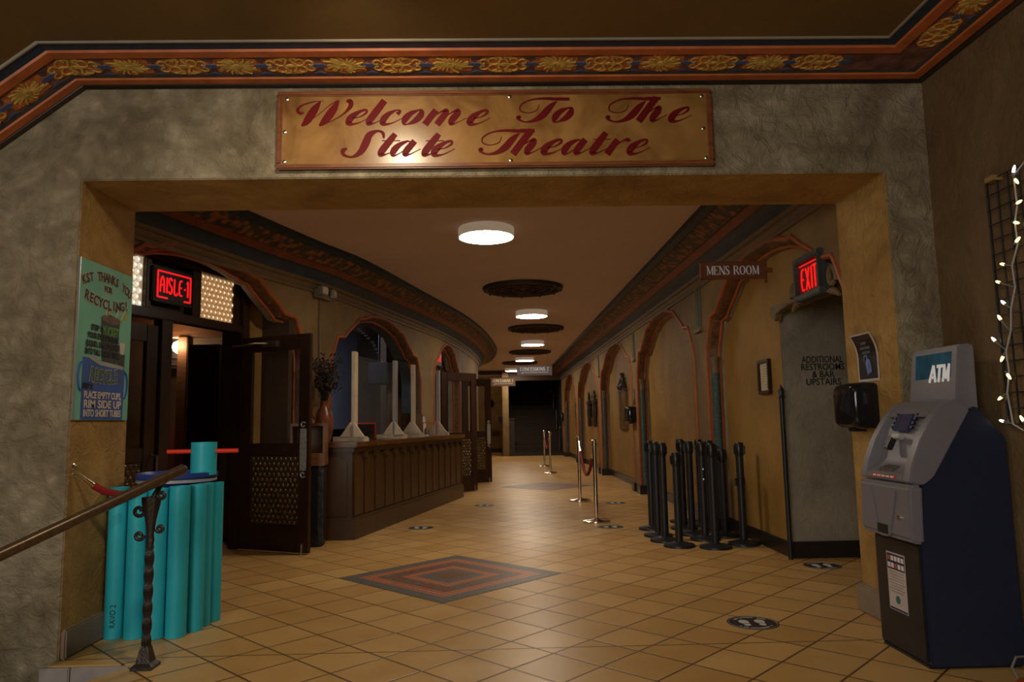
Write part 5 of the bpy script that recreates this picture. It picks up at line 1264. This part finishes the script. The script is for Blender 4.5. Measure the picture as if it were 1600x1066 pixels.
# bar equipment behind the counter
for u, v, wd, dp_, h, lab, nm in ((1.7,1.45,.6,.5,1.5,'tall dark drinks cooler behind the near guard','drinks_cooler'),(3.3,1.5,.7,.5,1.15,'low dark drinks cooler behind the register box','drinks_cooler')):
    t = thing(nm, lab, 'cooler', tuple(ab(u,v,0)), math.atan2(D.y, D.x), None)
    mb = MB(); mb.box((-wd/2,-dp_/2,0),(wd/2,dp_/2,h)); mb.build('cabinet', BLACKP, t, bevel=.01)
    mb = MB(); mb.box((-wd/2+.04,-dp_/2-.02,.1),(wd/2-.04,-dp_/2-.001,h-.1)); dd = mb.build('door', mat('dark_cooler_glass', (.02,.022,.026), .1, var=0), t, bevel=.004)
    mb = MB(); mb.cyl((wd/2-.09,-dp_/2-.04,h*.4),(wd/2-.09,-dp_/2-.04,h*.7),.01,None,8); mb.build('handle', STEEL, dd)
t = thing('hanging_speaker', 'square dark speaker hanging in the bar arch behind the counter', 'speaker', (-1.96,12.0,2.05))
mb = MB(); mb.box((-.165,0,-.185),(.165,.16,.185)); mb.build('cabinet', BLACKM, t, bevel=.015); mb = MB(); mb.box((-.145,-.008,-.165),(.145,.001,.165)); mb.build('grille_cloth', BLACKM, t, smooth=0)
mb = MB(); mb.cyl((0,.08,.18),(0,.08,1.05),.012,None,8); mb.build('mounting_rod', BLACKM, t)

# waste bin
bn = thing('waste_bin', 'dark waste bin with brown hooded top at the counter end', 'bin', (-1.935, 7.56, 0), .1)
mb = MB(); mb.prism([(-.16,-.14),(.16,-.14),(.16,.14),(-.16,.14)], .80); mb.build('liner_body', mat('black_bag_liner', (.012,.012,.014), .3, bump=.4, bscale=14), bn, bevel=.02)
mb = MB()
mb.box((-.17,-.15,.80),(.17,.15,.93)); mb.box((-.17,.12,.93),(.17,.15,1.20)); mb.box((-.17,-.15,.93),(-.15,.12,1.20)); mb.box((.15,-.15,.93),(.17,.12,1.20)); mb.box((-.17,-.15,1.20),(.17,.15,1.23)); mb.build('hood', wood('brown_bin_hood', (.14,.06,.02), (.2,.09,.035), .4), bn, bevel=.004)
# emergency light
pe, ne = lwall(8.25)
em = thing('emergency_light', 'twin headed emergency light on the wall above the vase', 'emergency light', (pe.x, pe.y, 2.70), 0)
M = frame((0,0,0), (-ne.y*-1*-1, ne.x*-1*-1*-1 if False else ne.x, 0), (0,0,1))
M = frame((0,0,0), (D.x,D.y,0), (0,0,1))
mb = MB(); mb.box((-.16,-.05,0),(.16,.05,.07), M); mb.build('battery_box', mat('beige_battery_box', (.22,.18,.13), .5), em, bevel=.006)
for s in (-1, 1):
    mb = MB(); T = M @ Matrix.Translation((.13*s,.02,.10)) @ Matrix.Rotation(.25*s,4,'Y'); mb.box((-.06,-.05,-.03),(.06,.05,.03), T); h_ = mb.build('lamp_head', mat('grey_lamp_head', (.25,.22,.18), .4), em, bevel=.01)
    mb = MB(); mb.box((-.045,-.036,.03),(.045,.036,.036), T); mb.build('lens', mat('pale_lens', (.5,.46,.4), .15, var=.05), h_, smooth=0)
mb = MB(); mb.tube([M @ Vector((-.02,-.05,.012)), M @ Vector((-.02,-1.5,.012))], .009, 6); mb.build('conduit', TAN, em)

# ------------------------------------------------------------------ cash machine
at = thing('cash_machine', 'grey and dark blue cash machine with lit ATM topper', 'cash machine', (2.04, 3.53, 0))
# local: x to the right wall, y away from the camera, z up
def xz(pts, y0, y1, mb): mb.prism(pts, -(y1-y0), frame((0,y0,0), (1,0,0), (0,0,1)))
mb = MB(); xz([(.0,.012),(.0,.58),(.02,.86),(.075,.90),(.27,1.22),(.32,1.24),(.455,1.08),(.455,.012)], .0, .45, mb); mb.build('cabinet', ATMB, at, bevel=.006, smooth=30)
mb = MB(); mb.box((-.012,.02,.03),(.001,.43,.57)); mb.build('front_door', mat('charcoal_door', (.018,.018,.020), .4), at, bevel=.004)
mb = MB(); mb.box((-.002,.02,0),(.44,.43,.014)); mb.build('feet_frame', BLACKP, at, smooth=0)
mb = MB(); xz([(-.062,.60),(-.045,.583),(.006,.583),(.016,.86),(-.035,.87),(-.055,.85)], -.012, .462, mb); mb.build('lower_shell', SLIVER, at, bevel=.014)
mb = MB()
xz([(-.05,.875),(.02,.862),(.075,.90),(.28,1.225),(.215,1.275),(.16,1.26),(.09,1.19),(.02,1.08),(-.03,.96)], -.012, .05, mb)
xz([(-.05,.875),(.02,.862),(.075,.90),(.28,1.225),(.215,1.275),(.16,1.26),(.09,1.19),(.02,1.08),(-.03,.96)], .40, .462, mb)
xz([(.0,.868),(.075,.90),(.28,1.225),(.215,1.275),(.17,1.245),(.12,1.19),(.07,1.10),(.045,.98),(-.0,.93),(-.045,.91),(-.05,.875)], .05, .40, mb)
xz([(.15,1.20),(.215,1.275),(.16,1.26),(.09,1.19)], .05, .40, mb)
mb.build('upper_shell', SLIVER, at, bevel=.006)
nrm = Vector((-.85,0,.45)); S0 = frame((.075,.225,1.135), (0,-1,0), (.45,0,.86))   # sloped console face
mb = MB(); mb.box((-.07,-.05,.0),(.07,.045,.016), S0 @ Matrix.Translation((.0,.03,.0))); mb.build('screen', mat('dim_blue_screen', (.02,.025,.07), .15, emit=(.08,.09,.25), es=.03), at, bevel=.002)
mb = MB()
for s in (-1,1):
    for k in range(4): mb.box((s*.09-.008,-.035+.024*k+.03,.0),(s*.09+.008,-.022+.024*k+.03,.014), S0)
mb.build('side_keys', BLACKP, at, smooth=0)
mb = MB(); mb.box((-.03,-.06,.0),(.05,-.035,.03), S0 @ Matrix.Translation((0,-.01,0))); mb.build('card_slot', mat('pale_card_slot', (.4,.39,.4), .4), at, bevel=.004)
mb = MB(); mb.box((-.055,-.13,.0),(-.01,-.055,.03), S0); mb.build('receipt_slot', BLACKP, at, bevel=.004)
K0 = frame((-.003,.225,.928), (0,-1,0), (.92,0,.35)); mb = MB()
for i in range(4):
    for j in range(4): mb.box((-.075+.035*i,-.03+.02*j,.002),(-.048+.035*i,-.015+.02*j,.012), K0)
mb.build('keypad', mat('steel_keys', (.20,.19,.19), .35, .5), at, smooth=0)
mb = MB(); mb.box((-.12,-.008,0),(.12,.008,.003), frame((-.047,.225,.893), (0,-1,0), (.2,0,1))); rs = mb.build('red_white_label', mat('red_label', (.42,.05,.04), .5), at, smooth=0)
mb = MB(); F9 = frame((-.0495,.225,.893), (0,-1,0), (.2,0,1)); 
for k in range(5): mb.box((-.10+.042*k,-.004,.0012),(-.068+.042*k,.004,.0016), F9)
mb.build('label_print', WHITE, rs, smooth=0)
mb = MB(); F = frame((-.058,.225,.70), (0,-1,0), (.02,0,1)); mb.prism([(-.07,-.05),(.07,-.05),(.06,-.10),(.03,-.11),(-.03,-.11),(-.06,-.10)], .012, F); mb.prism([(-.13,.13),(-.11,.13),(-.06,-.05),(-.075,-.05)], .008, F); mb.prism([(.13,.13),(.11,.13),(.06,-.05),(.075,-.05)], .008, F); mb.build('dispenser_surround', SLIVER, at, bevel=.003)
mb = MB(); mb.box((-.05,-.095,.010),(.05,-.05,.014), F); mb.build('cash_slot', INKB, at, smooth=0)
mb = MB(); mb.cyl(F @ Vector((.15,.0,.0)), F @ Vector((.15,.0,.012)), .012, None, 12); mb.build('lock', CHROME, at)
tp = MB(); xz([(.215,1.262),(.345,1.19),(.35,1.54),(.335,1.555),(.27,1.55),(.235,1.27)], .02, .43, tp); tp = tp.build('topper', SLIVER, at, bevel=.008)
TM = frame((.2575,.225,1.425), (0,-1,0), (.10,0,1)); 
mb = MB(); mb.box((-.155,-.085,-.005),(.155,.095,.004), TM); mb.build('topper_screen', mat('teal_blue_sea_picture', (.012,.05,.085), .2, var=.8, scale=9, emit=(.03,.16,.24), es=.10), tp, smooth=0)
mb = MB(); AT = TM @ Matrix.Translation((.06,-.012,.0042))
for q in ([(-.085,-.045,.02),(-.05,.045,.02)],[(-.05,.045,.02),(-.032,-.045,.02)],[(-.075,-.018,.014),(-.037,-.018,.014)],[(-.022,.038,.017),(.03,.038,.017)],[(.004,.04,.02),(-.004,-.045,.02)],
          [(.032,-.045,.017),(.042,.045,.017)],[(.042,.045,.016),(.056,-.03,.016)],[(.056,-.03,.016),(.082,.045,.016)],[(.082,.045,.017),(.076,-.045,.017)]): mb.ribbon(q, AT, 1, .001)
mb.build('topper_lettering', mat('white_backlit_letters', (.6,.58,.56), .4, var=0, emit=(1,.95,.9), es=.22), tp, smooth=0)
# information sticker
F = frame((-.0125,.235,.355), (0,-1,0), (0,0,1))
mb = MB(); mb.box((-.085,-.145,0),(.085,.145,.001), F); ns_ = mb.build('information_sticker', mat('sticker_paper', (.52,.47,.48), .5), at, smooth=0)
mb = MB(); mb.box((-.08,.06,.001),(.08,.138,.0015), F); mb.box((-.08,-.142,.001),(.08,-.132,.0015), F); mb.build('blue_panel', mat('navy_print', (.03,.03,.12), .5), ns_, smooth=0)
mb = MB(); mr = MB()
for j in range(2):
    for i in range(5):
        tgt = mr if (i, j) in ((0,0),(2,1)) else mb
        tgt.box((-.074+.031*i,.104-.036*j,.0015),(-.05+.031*i,.128-.036*j,.002), F)
for j in range(6): mb2 = None
mb.build('card_marks', WHITE, ns_, smooth=0); mr.build('red_marks', mat('orange_mark', (.45,.10,.05), .5), ns_, smooth=0)
mb = MB()
for j in range(8): mb.box((-.07+.008*(j%3),.045-.014*j,.001),(.07-.01*(j%2),.049-.014*j,.0014), F)
mb.build('print_lines', mat('grey_brown_print', (.25,.20,.20), .5), ns_, smooth=0)
mb = MB(); mb.disc(.02, .001, F @ Matrix.Translation((0,-.088,.001)), 16); mb.build('green_seal', mat('green_seal_print', (.02,.16,.13), .5), ns_, smooth=0)

# ------------------------------------------------------------------ wire grid and fairy lights, cord
wg = thing('wire_grid', 'black wire display grid hung on the right wall above the cash machine', 'grid panel', (2.495, 3.5, 1.15))
mb = MB()
for k in range(14): mb.cyl((0,-.075*k,0),(0,-.075*k,1.22),.0045 if k else .007,None,6)
for k in range(17): mb.cyl((-.006,0,.076*k),(-.006,-.975,.076*k),.0035,None,6)
mb.build('wires', BLACKM, wg)
mb = MB(); mb.box((-.03,-.09,1.20),(.02,-.03,1.225)); mb.build('wall_clip', mat('wooden_clip', (.3,.2,.08), .6), wg, smooth=0)
fl = thing('fairy_lights', 'string of small warm fairy lights draped on the wire grid', 'string lights', (2.46, 0, 0))
BP = [(3.258,2.347),(3.249,2.288),(3.246,2.185),(3.275,2.094),(3.278,2.012),(3.39,1.92),(3.432,1.84),(3.411,1.735),(3.447,1.665),(3.502,1.565),(3.456,1.468),(3.423,1.379),(3.495,1.277),(3.497,1.165),(3.361,1.174)]
cordp = [(3.20,2.37),(3.27,2.32),(3.28,2.18),(3.29,2.10),(3.30,2.0),(3.335,1.9),(3.345,1.8),(3.37,1.7),(3.40,1.6),(3.43,1.5),(3.44,1.4),(3.45,1.3),(3.455,1.22),(3.43,1.15),(3.38,1.12),(3.33,1.13),(3.2,1.16)]
mb = MB(); mb.tube([(.01+.006*(-1)**i, y, z) for i, (y, z) in enumerate(cordp)], .004, 6); mb.build('white_cord', mat('white_cord_plastic', (.45,.45,.48), .5), fl)
BUL = emis('warm_bulb', (1,.72,.28), 3.2); BUC = emis('cool_bulb', (1,.95,.9), 3)
for i, (y, z) in enumerate(BP):
    cy, cz = min(cordp, key=lambda q: (q[0]-y)**2+(q[1]-z)**2); d_ = Vector((0, y-cy, z-cz))
    d_ = d_.normalized() if d_.length > .01 else Vector((-.6,.6,.4)).normalized(); p = Vector((0,y,z))
    M = Matrix.Translation(p) @ d_.to_track_quat('Z','Y').to_matrix().to_4x4()
    mb = MB(); mb.lathe([(.005,-.016),(.007,-.006),(.0065,.008),(.0035,.018),(.0,.022)], 8, M); mb.build('bulb', BUC if i in (0,7,9,13) else BUL, fl)
    mb = MB(); mb.tube([p - d_*.014, p - d_*.03, Vector((.01,cy,cz))], [.006,.005,.003], 6); mb.build('socket', mat('bulb_socket', (.2,.2,.18), .5) if i == 0 else bpy.data.materials['bulb_socket'], fl)
mb = MB(); mb.tube([(2.46,3.40,.012),(2.40,3.36,.012),(2.32,3.33,.012),(2.25,3.28,.012),(2.22,3.18,.012),(2.3,3.12,.012),(2.40,3.14,.012),(2.49,3.2,.012)], .010, 8)
tag(mb.build('extension_cord', mat('orange_cord_plastic', (.5,.08,.015), .5)), 'orange extension cord on the floor behind the cash machine', 'cord')
mb = MB(); mb.tube([(2.5,3.45,.10),(2.44,3.42,.09),(2.36,3.41,.09),(2.33,3.40,.05),(2.34,3.38,.008)], .006, 6)
tag(mb.build('power_cable', mat('grey_cable', (.2,.2,.2), .5)), 'grey power cable beside the cash machine', 'cable')
# far corridor odds
mb = MB(); mb.box((-.5,29.75,.86),(.0,30.0,.98)); tag(mb.build('wall_shelf', FRAMEW, bevel=.01), 'small red brown shelf on the far corridor wall', 'shelf')
t = thing('wall_clock', 'dark round wall clock in the far corridor', 'clock', (-.33, 29.99, 2.0)); M = frame((0,0,0),(1,0,0),(0,0,1))
mb = MB(); mb.lathe([(.2,0),(.2,.04),(.17,.05),(.16,.03)], 24, M); mb.build('rim', CARV, t); mb = MB(); mb.disc(.165,.03,M,24); mb.build('dial', BROWN_B, t, smooth=0)
light('far_corridor_light', 'POINT', (-1.2, 27.6, 2.8), 22, (1,.72,.42), shadow_soft_size=.15)
